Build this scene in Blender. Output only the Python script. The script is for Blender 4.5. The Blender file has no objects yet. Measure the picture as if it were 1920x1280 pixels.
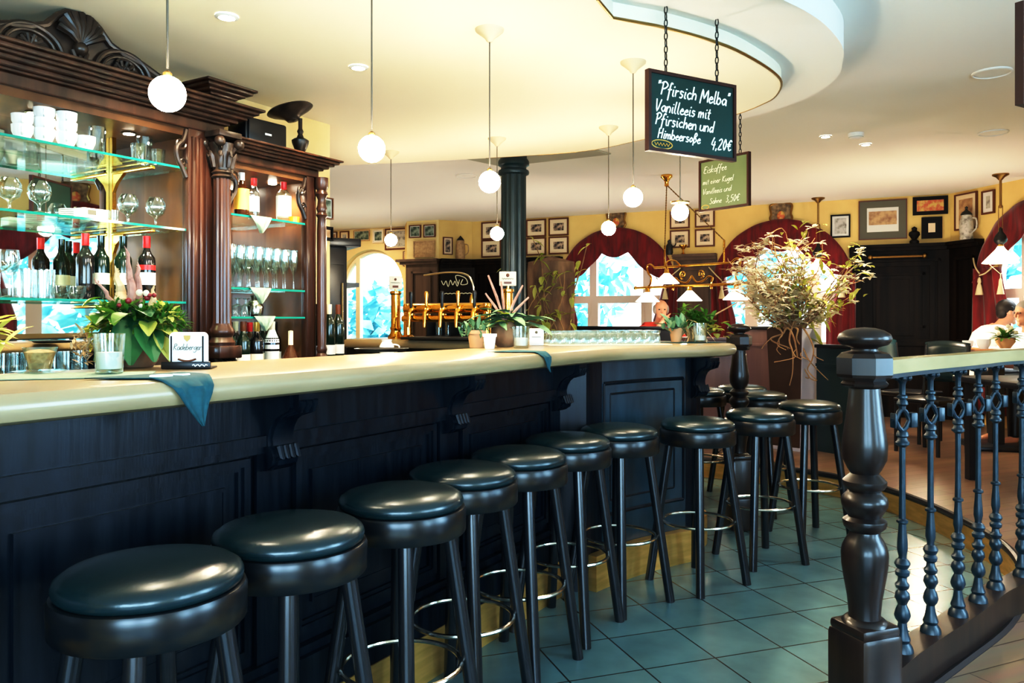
import bpy, bmesh, math, random
from mathutils import Vector, Matrix
random.seed(7)
PI = math.pi
SC = bpy.context.scene
COL = SC.collection
R = math.radians
sin, cos = math.sin, math.cos

# ---------------------------------------------------------------- helpers
class MB:
    """collects shapes into one mesh"""
    def __init__(s): s.v = []; s.f = []
    def add(s, vs, fs, M=None):
        o = len(s.v)
        s.v += [tuple(M @ Vector(p)) if M else tuple(p) for p in vs]
        s.f += [tuple(i + o for i in f) for f in fs]
        return s
    def box(s, c, d, M=None, bev=0.0):
        x, y, z = [k / 2 for k in d]; cx, cy, cz = c
        if bev <= 0:
            vs = [(cx+i*x, cy+j*y, cz+k*z) for k in (-1, 1) for j in (-1, 1) for i in (-1, 1)]
            return s.add(vs, [(0,2,3,1),(4,5,7,6),(0,1,5,4),(2,6,7,3),(0,4,6,2),(1,3,7,5)], M)
        b = min(bev, x*.99, y*.99, z*.99)
        bm = bmesh.new(); bmesh.ops.create_cube(bm, size=1)
        for v in bm.verts: v.co = Vector((v.co.x*2*x, v.co.y*2*y, v.co.z*2*z))
        bmesh.ops.bevel(bm, geom=bm.edges[:], offset=b, segments=2, affect='EDGES', profile=.5)
        bm.verts.index_update()
        vs = [(v.co.x+cx, v.co.y+cy, v.co.z+cz) for v in bm.verts]
        fs = [[v.index for v in f.verts] for f in bm.faces]
        bm.free(); return s.add(vs, fs, M)
    def b2(s, lo, hi, M=None, bev=0.0):
        return s.box([(a+b)/2 for a, b in zip(lo, hi)], [abs(b-a) for a, b in zip(lo, hi)], M, bev)
    def lathe(s, prof, c=(0,0,0), n=20, M=None, flute=0, famp=0.0, caps=True, ph=0.0):
        vs = []; fs = []
        for r, z in prof:
            for i in range(n):
                a = 2*PI*i/n + ph
                rr = r*(1 - famp*(.5+.5*cos(flute*a))) if flute else r
                vs.append((c[0]+rr*cos(a), c[1]+rr*sin(a), c[2]+z))
        m = len(prof)
        for j in range(m-1):
            for i in range(n):
                k = (i+1) % n
                fs.append((j*n+i, j*n+k, (j+1)*n+k, (j+1)*n+i))
        if caps:
            if prof[0][0] > 1e-5: fs.append(tuple(range(n-1, -1, -1)))
            if prof[-1][0] > 1e-5: fs.append(tuple((m-1)*n+i for i in range(n)))
        return s.add(vs, fs, M)
    def tube(s, pts, r, n=8, M=None, closed=False, caps=True):
        P = [Vector(p) for p in pts]; m = len(P)
        rad = [r]*m if not isinstance(r, (list, tuple)) else r
        T = []
        for i in range(m):
            a = P[(i-1) % m] if (closed or i > 0) else P[i]
            b = P[(i+1) % m] if (closed or i < m-1) else P[i]
            t = b - a; T.append(t.normalized() if t.length > 1e-9 else Vector((0,0,1)))
        up = Vector((0,0,1)) if abs(T[0].z) < .9 else Vector((1,0,0))
        N = T[0].cross(up).normalized(); vs = []; fs = []
        for i in range(m):
            N = N - T[i]*N.dot(T[i])
            N = N.normalized() if N.length > 1e-6 else T[i].orthogonal().normalized()
            Bn = T[i].cross(N)
            for k in range(n):
                a = 2*PI*k/n
                vs.append(tuple(P[i] + (N*cos(a) + Bn*sin(a))*rad[i]))
        for i in range(m if closed else m-1):
            j = (i+1) % m
            for k in range(n):
                l = (k+1) % n
                fs.append((i*n+k, i*n+l, j*n+l, j*n+k))
        if not closed and caps:
            fs.append(tuple(range(n-1, -1, -1))); fs.append(tuple((m-1)*n+k for k in range(n)))
        return s.add(vs, fs, M)
    def prism(s, poly, z0, z1, M=None):
        """poly in xy (counter-clockwise), extruded in z"""
        n = len(poly)
        vs = [(x, y, z0) for x, y in poly] + [(x, y, z1) for x, y in poly]
        fs = [(i, (i+1) % n, n+(i+1) % n, n+i) for i in range(n)]
        # triangulate caps (concave safe)
        from mathutils.geometry import tessellate_polygon
        for t in tessellate_polygon([[Vector((x, y, 0)) for x, y in poly]]):
            fs.append((t[2], t[1], t[0])); fs.append((n+t[0], n+t[1], n+t[2]))
        return s.add(vs, fs, M)
    def sphere(s, c, r, n=16, m=10, M=None, sc=(1,1,1)):
        vs = [(c[0], c[1], c[2]-r*sc[2])]; fs = []
        for j in range(1, m):
            a = -PI/2 + PI*j/m
            for i in range(n):
                b = 2*PI*i/n
                vs.append((c[0]+r*sc[0]*cos(a)*cos(b), c[1]+r*sc[1]*cos(a)*sin(b), c[2]+r*sc[2]*sin(a)))
        vs.append((c[0], c[1], c[2]+r*sc[2])); L = len(vs)-1
        for i in range(n):
            k = (i+1) % n
            fs.append((0, 1+k, 1+i)); fs.append((L, L-n+i, L-n+k))
            for j in range(m-2):
                fs.append((1+j*n+i, 1+j*n+k, 1+(j+1)*n+k, 1+(j+1)*n+i))
        return s.add(vs, fs, M)
    def torus(s, c, R_, r, n=32, k=8, M=None, sc=(1,1)):
        return s.tube([(c[0]+R_*sc[0]*cos(2*PI*i/n), c[1]+R_*sc[1]*sin(2*PI*i/n), c[2]) for i in range(n)], r, k, M, closed=True)
    def grid(s, rows, M=None, thick=0):
        m = len(rows); n = len(rows[0])
        vs = [p for r in rows for p in r]
        fs = [(j*n+i, j*n+i+1, (j+1)*n+i+1, (j+1)*n+i) for j in range(m-1) for i in range(n-1)]
        return s.add(vs, fs, M)
    def leaf(s, base, d, L, W, droop=.3, up=Vector((0,0,1)), n=5):
        d = Vector(d).normalized(); sd = d.cross(up)
        sd = sd.normalized() if sd.length > 1e-4 else Vector((1,0,0))
        nn = sd.cross(d).normalized(); vs = []; base = Vector(base)
        for i in range(n):
            t = i/(n-1); w = W*sin(PI*min(1, t*.92+.05))**.8*(1-.25*t)
            c = base + d*(L*t) - Vector((0,0,1))*(droop*L*t*t)
            vs += [tuple(c - sd*w/2 + nn*w*.18), tuple(c), tuple(c + sd*w/2 + nn*w*.18)]
        fs = []
        for i in range(n-1):
            a = i*3
            fs += [(a, a+1, a+4, a+3), (a+1, a+2, a+5, a+4)]
        return s.add(vs, fs)
    def build(s, name, mat, parent=None, smooth=True, loc=None, kind=None, solid=0, angle=38):
        me = bpy.data.meshes.new(name); me.from_pydata(s.v, [], s.f); me.update()
        bm = bmesh.new(); bm.from_mesh(me)
        bmesh.ops.recalc_face_normals(bm, faces=bm.faces[:]); bm.to_mesh(me); bm.free()
        if smooth:
            me.polygons.foreach_set('use_smooth', [True]*len(me.polygons))
            try: me.set_sharp_from_angle(angle=R(angle))
            except Exception: pass
        me.materials.append(mat)
        o = bpy.data.objects.new(name, me); COL.objects.link(o)
        if parent: o.parent = parent
        if loc: o.location = loc
        if kind: o['kind'] = kind
        if solid:
            md = o.modifiers.new('solid', 'SOLIDIFY'); md.thickness = solid; md.offset = 0
        return o

def tag(o, label=None, cat=None, group=None, kind=None):
    if label: o['label'] = label
    if cat: o['category'] = cat
    if group: o['group'] = group
    if kind: o['kind'] = kind
    return o
def thing(name, label, cat, loc=(0,0,0), rz=0.0, group=None):
    o = bpy.data.objects.new(name, None); COL.objects.link(o)
    o.empty_display_size = .05
    o.location = loc; o.rotation_euler = (0, 0, rz)
    return tag(o, label, cat, group)
def struct(o): o['kind'] = 'structure'; return o
def dup(root, loc=None, rz=None, label=None, group=None, scale=None):
    def cp(o, par):
        c = o.copy(); COL.objects.link(c)
        if par: c.parent = par
        for ch in o.children: cp(ch, c)
        return c
    r = cp(root, None)
    if loc is not None: r.location = loc
    if rz is not None: r.rotation_euler = (0, 0, rz)
    if label: r['label'] = label
    if group: r['group'] = group
    if scale: r.scale = scale
    return r
def smooth_path(P, n=6, closed=False):
    P = [Vector(p) for p in P]; out = []; m = len(P)
    for i in range(m if closed else m-1):
        p0 = P[(i-1) % m] if (closed or i > 0) else P[i]
        p1 = P[i]; p2 = P[(i+1) % m]
        p3 = P[(i+2) % m] if (closed or i+2 < m) else p2
        for k in range(n):
            t = k/n
            out.append(.5*((2*p1)+(p2-p0)*t+(2*p0-5*p1+4*p2-p3)*t*t+(3*p1-p0-3*p2+p3)*t**3))
    if not closed: out.append(P[-1])
    return out

# camera frame facts used to measure the room (eye 1.30 m up, looking along +Y)
F, CX, CY, H = 1500.0, 960.0, 600.0, 1.30
def at(px, py, Y): return Vector(((px-CX)/F*Y, Y, H-(py-CY)/F*Y))
def onz(px, py, Z):
    Y = (H-Z)*F/(py-CY); return Vector(((px-CX)/F*Y, Y, Z))
AB = R(31.05)
U = Vector((sin(AB), cos(AB), 0)); NB = Vector((-cos(AB), sin(AB), 0))
P0 = Vector((-.96, 1.5, 0)); RZB = PI/2-AB
def B(s, w, z=0): return P0+U*s+NB*w+Vector((0, 0, z))
def bs(px, w):      # distance along the bar at which image column px meets the line w
    k = (px-CX)/F; o = P0+NB*w
    return (k*o.y-o.x)/(U.x-k*U.y)

# ---------------------------------------------------------------- materials
def new_mat(name):
    m = bpy.data.materials.new(name); m.use_nodes = True
    return m, m.node_tree, m.node_tree.nodes, m.node_tree.links, m.node_tree.nodes['Principled BSDF']
def mat(name, c, rough=.5, metal=0, c2=None, scale=8, stretch=(1,1,1), bump=0, bscale=40, spec=.5, emis=None, es=0, coat=0, sheen=0, detail=4, lo=.35, hi=.65, rvar=0, trl=0):
    m, nt, N, L, b = new_mat(name)
    b.inputs['Base Color'].default_value = (*c, 1)
    b.inputs['Roughness'].default_value = rough
    b.inputs['Metallic'].default_value = metal
    b.inputs['Specular IOR Level'].default_value = spec
    if coat: b.inputs['Coat Weight'].default_value = coat; b.inputs['Coat Roughness'].default_value = .12
    if sheen: b.inputs['Sheen Weight'].default_value = sheen
    if emis: b.inputs['Emission Color'].default_value = (*emis, 1); b.inputs['Emission Strength'].default_value = es
    tc = N.new('ShaderNodeTexCoord')
    if c2:
        mp = N.new('ShaderNodeMapping'); mp.inputs['Scale'].default_value = stretch
        no = N.new('ShaderNodeTexNoise'); no.inputs['Scale'].default_value = scale; no.inputs['Detail'].default_value = detail
        rp = N.new('ShaderNodeValToRGB'); rp.color_ramp.elements[0].position = lo; rp.color_ramp.elements[1].position = hi
        rp.color_ramp.elements[0].color = (*c, 1); rp.color_ramp.elements[1].color = (*c2, 1)
        L.new(tc.outputs['Object'], mp.inputs[0]); L.new(mp.outputs[0], no.inputs['Vector'])
        L.new(no.outputs['Fac'], rp.inputs[0]); L.new(rp.outputs[0], b.inputs['Base Color'])
        if rvar:
            mr = N.new('ShaderNodeMapRange'); mr.inputs['To Min'].default_value = rough-rvar; mr.inputs['To Max'].default_value = rough+rvar
            L.new(no.outputs['Fac'], mr.inputs['Value']); L.new(mr.outputs[0], b.inputs['Roughness'])
    if trl:      # light shining through thin leaves and petals
        ts_ = N.new('ShaderNodeBsdfTranslucent'); ms_ = N.new('ShaderNodeMixShader'); ms_.inputs[0].default_value = trl
        if c2: L.new(rp.outputs[0], ts_.inputs[0])
        else: ts_.inputs[0].default_value = (*c, 1)
        L.new(b.outputs[0], ms_.inputs[1]); L.new(ts_.outputs[0], ms_.inputs[2]); L.new(ms_.outputs[0], N['Material Output'].inputs[0])
    if bump:
        n2 = N.new('ShaderNodeTexNoise'); n2.inputs['Scale'].default_value = bscale; n2.inputs['Detail'].default_value = 3
        mp2 = N.new('ShaderNodeMapping'); mp2.inputs['Scale'].default_value = stretch
        bp = N.new('ShaderNodeBump'); bp.inputs['Strength'].default_value = bump; bp.inputs['Distance'].default_value = .01
        L.new(tc.outputs['Object'], mp2.inputs[0]); L.new(mp2.outputs[0], n2.inputs['Vector'])
        L.new(n2.outputs['Fac'], bp.inputs['Height']); L.new(bp.outputs[0], b.inputs['Normal'])
    return m
def glass(name, tint=(.95,.98,.97), refl=.10, rough=.02, edge=.5):
    """thin clear glass: see-through with a fresnel reflection"""
    m, nt, N, L, b = new_mat(name); N.remove(b); out = N['Material Output']
    tr = N.new('ShaderNodeBsdfTransparent'); tr.inputs[0].default_value = (*tint, 1)
    gl = N.new('ShaderNodeBsdfGlossy'); gl.inputs['Roughness'].default_value = rough
    gl.inputs[0].default_value = (.95,1,1,1)
    lw = N.new('ShaderNodeLayerWeight'); lw.inputs[0].default_value = .35
    mr = N.new('ShaderNodeMapRange'); mr.inputs['To Min'].default_value = refl; mr.inputs['To Max'].default_value = edge
    mx = N.new('ShaderNodeMixShader')
    L.new(lw.outputs['Facing'], mr.inputs['Value']); L.new(mr.outputs[0], mx.inputs[0])
    L.new(tr.outputs[0], mx.inputs[1]); L.new(gl.outputs[0], mx.inputs[2]); L.new(mx.outputs[0], out.inputs[0])
    return m
def emit(name, c, s):
    m, nt, N, L, b = new_mat(name)
    b.inputs['Base Color'].default_value = (.9,.88,.82,1)
    b.inputs['Emission Color'].default_value = (*c, 1); b.inputs['Emission Strength'].default_value = s
    return m

M = {}
WS = (1, 1, .06)   # upright wood grain
M['bar'] = mat('blackened_oak', (.0015,.004,.009), .3, c2=(.005,.010,.018), scale=30, stretch=(1,1,.09), bump=.07, bscale=70, spec=.28, rvar=.06)
M['cab'] = mat('mahogany', (.020,.008,.005), .32, c2=(.066,.026,.015), scale=16, stretch=(1,1,.1), bump=.12, bscale=50, coat=.3)
M['carve'] = mat('carved_dark_wood', (.012,.009,.008), .32, c2=(.045,.028,.02), scale=14, bump=.1)
M['cabback'] = mat('brown_veneer', (.05,.022,.010), .35, c2=(.12,.055,.024), scale=5, stretch=(1,1,.25), spec=.35)
M['panel'] = mat('dark_wainscot', (.004,.0035,.004), .5, c2=(.016,.010,.008), scale=12, stretch=WS, spec=.12)
M['greypanel'] = mat('grey_brown_wainscot', (.085,.05,.032), .45, c2=(.14,.085,.055), scale=10, stretch=WS)
M['pinkpanel'] = mat('mauve_brown_board', (.14,.08,.075), .35, c2=(.22,.13,.12), scale=6, stretch=WS)
M['maple'] = mat('pale_maple', (.31,.225,.125), .3, c2=(.39,.295,.175), scale=9, stretch=(.2,.2,1.5), coat=.2)
M['railwood'] = mat('pale_ash_rail', (.27,.20,.085), .5, c2=(.33,.25,.115), scale=12, stretch=(.3,.3,1))
M['leather'] = mat('black_leather', (.006,.024,.030), .27, bump=.04, bscale=180, spec=.75)
M['stoolwood'] = mat('worn_black_wood', (.006,.008,.011), .28, c2=(.04,.026,.012), scale=9, stretch=(1,1,3), lo=.52, hi=.85, spec=.6)
M['stoolleg'] = mat('black_leg_wood', (.006,.009,.013), .26, c2=(.03,.028,.03), scale=20, stretch=(1,1,.1), lo=.45, hi=.9, spec=.65)
M['newel'] = mat('polished_dark_walnut', (.007,.005,.006), .34, c2=(.030,.016,.012), scale=14, stretch=(1,1,.12), coat=.15)
M['iron'] = mat('blue_black_iron', (.005,.018,.030), .38, metal=.1, c2=(.010,.032,.05), scale=30, spec=.6)
M['black'] = mat('black_plastic', (.008,.008,.010), .35)
M['blackwood'] = mat('black_shelf', (.008,.009,.014), .35)
M['brass'] = mat('polished_brass', (.85,.52,.14), .18, metal=1, c2=(.7,.38,.08), scale=5)
M['brasskick'] = mat('brushed_brass', (.92,.56,.20), .40, metal=.75, c2=(.76,.44,.13), scale=6, stretch=(1,1,6))
M['oldbrass'] = mat('dull_brass', (.30,.18,.06), .35, metal=.9)
M['chrome'] = mat('steel_ring', (.62,.58,.50), .2, metal=1)
M['darkmetal'] = mat('dark_metal', (.05,.05,.05), .4, metal=.8)
M['pillar'] = mat('green_black_pillar', (.008,.022,.026), .35, c2=(.015,.035,.04), scale=4)
M['ceil'] = mat('ceiling_plaster', (.83,.80,.75), .9, bump=.03, bscale=90)
M['ceilwarm'] = mat('bar_ceiling_plaster', (.84,.76,.61), .9, bump=.03, bscale=90)
M['ceilpatch'] = mat('grey_plaster', (.42,.42,.36), .9)
M['wall'] = mat('ochre_plaster', (.78,.58,.25), .85, c2=(.72,.52,.22), scale=3, bump=.05)
M['wallcream'] = mat('cream_plaster', (.72,.55,.27), .85, c2=(.78,.62,.34), scale=2)
M['archframe'] = mat('cream_arch_frame', (.85,.74,.52), .6)
M['winframe'] = mat('beige_window_wood', (.78,.66,.58), .45)
M['curtain'] = mat('crimson_velvet', (.09,.002,.004), .75, c2=(.20,.004,.008), scale=7, stretch=(3,3,.3), sheen=.3)
M['cord'] = mat('gold_cord', (.6,.5,.32), .7)
M['white'] = mat('white_china', (.86,.85,.82), .2)
M['paper'] = mat('white_card', (.86,.88,.9), .6)
M['cream'] = mat('cream_card', (.82,.72,.55), .6)
M['slate'] = mat('green_slate', (.004,.035,.030), .6, c2=(.008,.05,.043), scale=4)
M['slateback'] = mat('olive_slate', (.13,.17,.085), .6, c2=(.17,.2,.11), scale=3)
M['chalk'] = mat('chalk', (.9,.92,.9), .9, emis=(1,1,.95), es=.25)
M['chalkdim'] = mat('soft_chalk', (.75,.75,.58), .9)
M['orange'] = mat('ochre_print', (.75,.42,.10), .7)
M['boardframe'] = mat('board_frame_wood', (.05,.014,.010), .4)
M['cloth'] = mat('teal_napkin', (.008,.065,.08), .8, c2=(.012,.085,.10), scale=60)
M['shelfcloth'] = mat('sage_napkin', (.20,.28,.20), .85, c2=(.25,.33,.25), scale=50)
M['terracotta'] = mat('terracotta', (.50,.28,.15), .8)
M['leaf'] = mat('green_leaf', (.03,.13,.015), .45, c2=(.13,.25,.035), scale=9, trl=.3)
M['leafdark'] = mat('deep_leaf', (.008,.06,.022), .4, c2=(.03,.13,.05), scale=6)
M['leafpale'] = mat('yellow_leaf', (.35,.40,.05), .5, c2=(.6,.6,.2), scale=7, trl=.4)
M['leafgrey'] = mat('sage_leaf', (.07,.16,.09), .5, c2=(.2,.32,.18), scale=9)
M['plume'] = mat('dried_plume', (.28,.14,.11), .9, c2=(.42,.25,.2), scale=30)
M['straw'] = mat('dried_straw', (.5,.33,.17), .9, c2=(.65,.48,.28), scale=20)
M['twig'] = mat('pale_twig', (.42,.26,.13), .8, c2=(.28,.15,.08), scale=12)
M['blossom'] = mat('ivory_blossom', (.90,.85,.70), .7, trl=.5)
M['berry'] = mat('dark_berry', (.2,.01,.015), .4)
M['bark'] = mat('rough_bark', (.10,.055,.035), .9, c2=(.28,.17,.10), scale=9, stretch=(1,1,.35), bump=.8, bscale=14)
M['pebble'] = mat('amber_grains', (.30,.17,.06), .7, c2=(.5,.32,.14), scale=80)
M['wax'] = mat('white_wax', (.85,.82,.76), .5)
M['planter'] = mat('brown_planter', (.05,.022,.016), .45, c2=(.07,.032,.022), scale=5)
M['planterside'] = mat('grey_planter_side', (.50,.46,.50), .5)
M['skin'] = mat('skin', (.62,.30,.20), .5)
M['hair'] = mat('dark_hair', (.02,.014,.012), .6)
M['hairgrey'] = mat('grey_hair', (.30,.27,.25), .7)
M['shirtwhite'] = mat('white_shirt', (.85,.82,.78), .8)
M['shirtred'] = mat('red_shirt', (.60,.06,.04), .8)
M['shirtblue'] = mat('pale_blue_shirt', (.62,.74,.82), .8)
M['bottlegreen'] = mat('dark_green_bottle', (.006,.016,.010), .1, spec=.8)
M['bottleblack'] = mat('black_bottle', (.008,.007,.008), .1, spec=.8)
M['bottlebrown'] = mat('brown_bottle', (.05,.018,.006), .1, spec=.8)
M['amber'] = mat('amber_spirit', (.75,.28,.03), .15)
M['red'] = mat('red_foil', (.6,.02,.02), .35)
M['goldfoil'] = mat('gold_foil', (.65,.42,.12), .3, metal=.6)
M['labelgold'] = mat('yellow_label', (.80,.48,.10), .5)
M['frame'] = mat('brown_frame', (.14,.045,.018), .4)
M['frameblack'] = mat('black_frame', (.008,.007,.008), .6, spec=.2)
M['framegrey'] = mat('grey_green_mount', (.13,.12,.085), .5)
M['mount'] = mat('cream_mount', (.78,.64,.46), .7)
M['mountwhite'] = mat('white_mount', (.72,.70,.66), .7)
M['photo'] = mat('old_photograph', (.03,.025,.025), .4, c2=(.55,.42,.32), scale=28, detail=6, lo=.4, hi=.62)
M['photogrey'] = mat('grey_engraving', (.50,.47,.43), .5, c2=(.16,.15,.14), scale=22, detail=6, lo=.45, hi=.7)
M['photowarm'] = mat('sepia_print', (.55,.36,.20), .5, c2=(.28,.15,.08), scale=18, detail=6, lo=.4, hi=.7)
M['photored'] = mat('red_gold_print', (.55,.14,.06), .5, c2=(.62,.42,.14), scale=25, detail=5, lo=.42, hi=.6)
M['photogreen'] = mat('green_photograph', (.04,.07,.05), .45, c2=(.30,.36,.30), scale=20, detail=5, lo=.4, hi=.6)
M['stone'] = mat('relief_stone', (.52,.36,.20), .8, c2=(.40,.26,.14), scale=30, bump=.6, bscale=40)
M['glass'] = glass('clear_glass', (.93,.96,.95), .12, .02, .75)
M['shelfglass'] = glass('shelf_glass', (.86,.96,.93), .10, .02, .35)
M['shelfedge'] = mat('green_glass_edge', (.01,.20,.16), .1, spec=.9)
M['pane'] = glass('window_glass', (.96,.99,1), .03, .01, .25)
m_, nt_, N_, L_, b_ = new_mat('mirror'); b_.inputs['Base Color'].default_value = (.86,.86,.84,1); b_.inputs['Metallic'].default_value = 1; b_.inputs['Roughness'].default_value = .015
M['mirror'] = m_
M['globe'] = emit('lit_opal_globe', (1,.86,.64), 150)
M['spotlit'] = emit('lit_spot', (1,.88,.68), 60)
M['spotcab'] = emit('lit_cabinet_spot', (1,.90,.72), 70)
M['shade'] = emit('lit_opal_shade', (1,.88,.68), 3.2)
M['canopy'] = mat('ivory_canopy', (.60,.50,.34), .5)
M['cable'] = mat('grey_cable', (.12,.10,.08), .5)
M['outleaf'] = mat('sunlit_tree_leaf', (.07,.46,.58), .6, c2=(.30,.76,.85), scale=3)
M['outtrunk'] = mat('tree_trunk', (.2,.25,.25), .8)
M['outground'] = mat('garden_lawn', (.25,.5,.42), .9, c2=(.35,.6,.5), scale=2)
M['bardaylit'] = mat('oak_with_painted_daylight', (.012,.034,.052), .25, c2=(.025,.065,.092), scale=10, stretch=(1,1,.3), spec=.8)  # lighter copy of the bar oak, blue daylight put into its colour
M['crest'] = mat('carved_crest_wood', (.10,.06,.03), .5, c2=(.32,.22,.12), scale=22, bump=.4)
M['tablewood'] = mat('table_wood', (.42,.18,.07), .35, c2=(.5,.24,.1), scale=6, stretch=(.2,1,1))
M['redseat'] = mat('red_bench_fabric', (.45,.015,.02), .7)

def tile_mat():
    m, nt, N, L, b = new_mat('blue_grey_floor_tile')
    tc = N.new('ShaderNodeTexCoord'); mp = N.new('ShaderNodeMapping')
    # tile axes: t1=(-.326,.945), t2=(.945,.326); u = p.t2 - 2.05, v = p.t1 - 2.658
    mp.vector_type = 'TEXTURE'
    th = R(19.03)
    o = Vector((.945*2.05-.326*2.658, .326*2.05+.945*2.658, 0))
    mp.inputs['Location'].default_value = o; mp.inputs['Rotation'].default_value = (0, 0, th)
    br = N.new('ShaderNodeTexBrick'); br.offset = 0; br.squash = 1
    br.inputs['Scale'].default_value = 1; br.inputs['Brick Width'].default_value = .305; br.inputs['Row Height'].default_value = .305
    br.inputs['Mortar Size'].default_value = .0035; br.inputs['Mortar Smooth'].default_value = .1
    br.inputs['Color1'].default_value = (.13,.24,.255,1); br.inputs['Color2'].default_value = (.155,.27,.28,1)
    br.inputs['Mortar'].default_value = (.02,.03,.03,1)
    no = N.new('ShaderNodeTexNoise'); no.inputs['Scale'].default_value = 5; no.inputs['Detail'].default_value = 6
    mr = N.new('ShaderNodeMapRange'); mr.inputs['To Min'].default_value = .20; mr.inputs['To Max'].default_value = .30
    mx = N.new('ShaderNodeMix'); mx.data_type = 'RGBA'; mx.blend_type = 'MULTIPLY'; mx.inputs['Factor'].default_value = .5
    L.new(tc.outputs['Object'], mp.inputs[0]); L.new(mp.outputs[0], br.inputs['Vector']); L.new(mp.outputs[0], no.inputs['Vector'])
    L.new(br.outputs['Color'], mx.inputs[6]); L.new(no.outputs['Fac'], mx.inputs[7])
    L.new(mx.outputs[2], b.inputs['Base Color']); L.new(no.outputs['Fac'], mr.inputs['Value']); L.new(mr.outputs[0], b.inputs['Roughness'])
    bp = N.new('ShaderNodeBump'); bp.inputs['Strength'].default_value = .4; bp.inputs['Distance'].default_value = .004; bp.invert = True
    L.new(br.outputs['Fac'], bp.inputs['Height']); L.new(bp.outputs[0], b.inputs['Normal'])
    return m
def plank_mat():
    m, nt, N, L, b = new_mat('oak_floor_planks')
    tc = N.new('ShaderNodeTexCoord'); mp = N.new('ShaderNodeMapping'); mp.inputs['Rotation'].default_value = (0,0,R(-24))
    br = N.new('ShaderNodeTexBrick'); br.offset = .37
    br.inputs['Scale'].default_value = 1; br.inputs['Brick Width'].default_value = 1.2; br.inputs['Row Height'].default_value = .11
    br.inputs['Mortar Size'].default_value = .0022
    br.inputs['Color1'].default_value = (.20,.125,.08,1); br.inputs['Color2'].default_value = (.29,.19,.125,1); br.inputs['Mortar'].default_value = (.06,.03,.02,1)
    no = N.new('ShaderNodeTexNoise'); no.inputs['Scale'].default_value = 12
    m2 = N.new('ShaderNodeMapping'); m2.inputs['Scale'].default_value = (.15,1.6,1)
    mx = N.new('ShaderNodeMix'); mx.data_type = 'RGBA'; mx.blend_type = 'MULTIPLY'; mx.inputs['Factor'].default_value = .35
    L.new(tc.outputs['Object'], mp.inputs[0]); L.new(mp.outputs[0], br.inputs['Vector']); L.new(mp.outputs[0], m2.inputs[0]); L.new(m2.outputs[0], no.inputs['Vector'])
    L.new(br.outputs['Color'], mx.inputs[6]); L.new(no.outputs['Color'], mx.inputs[7]); L.new(mx.outputs[2], b.inputs['Base Color'])
    b.inputs['Roughness'].default_value = .28
    return m
M['tile'] = tile_mat(); M['plank'] = plank_mat()

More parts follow.
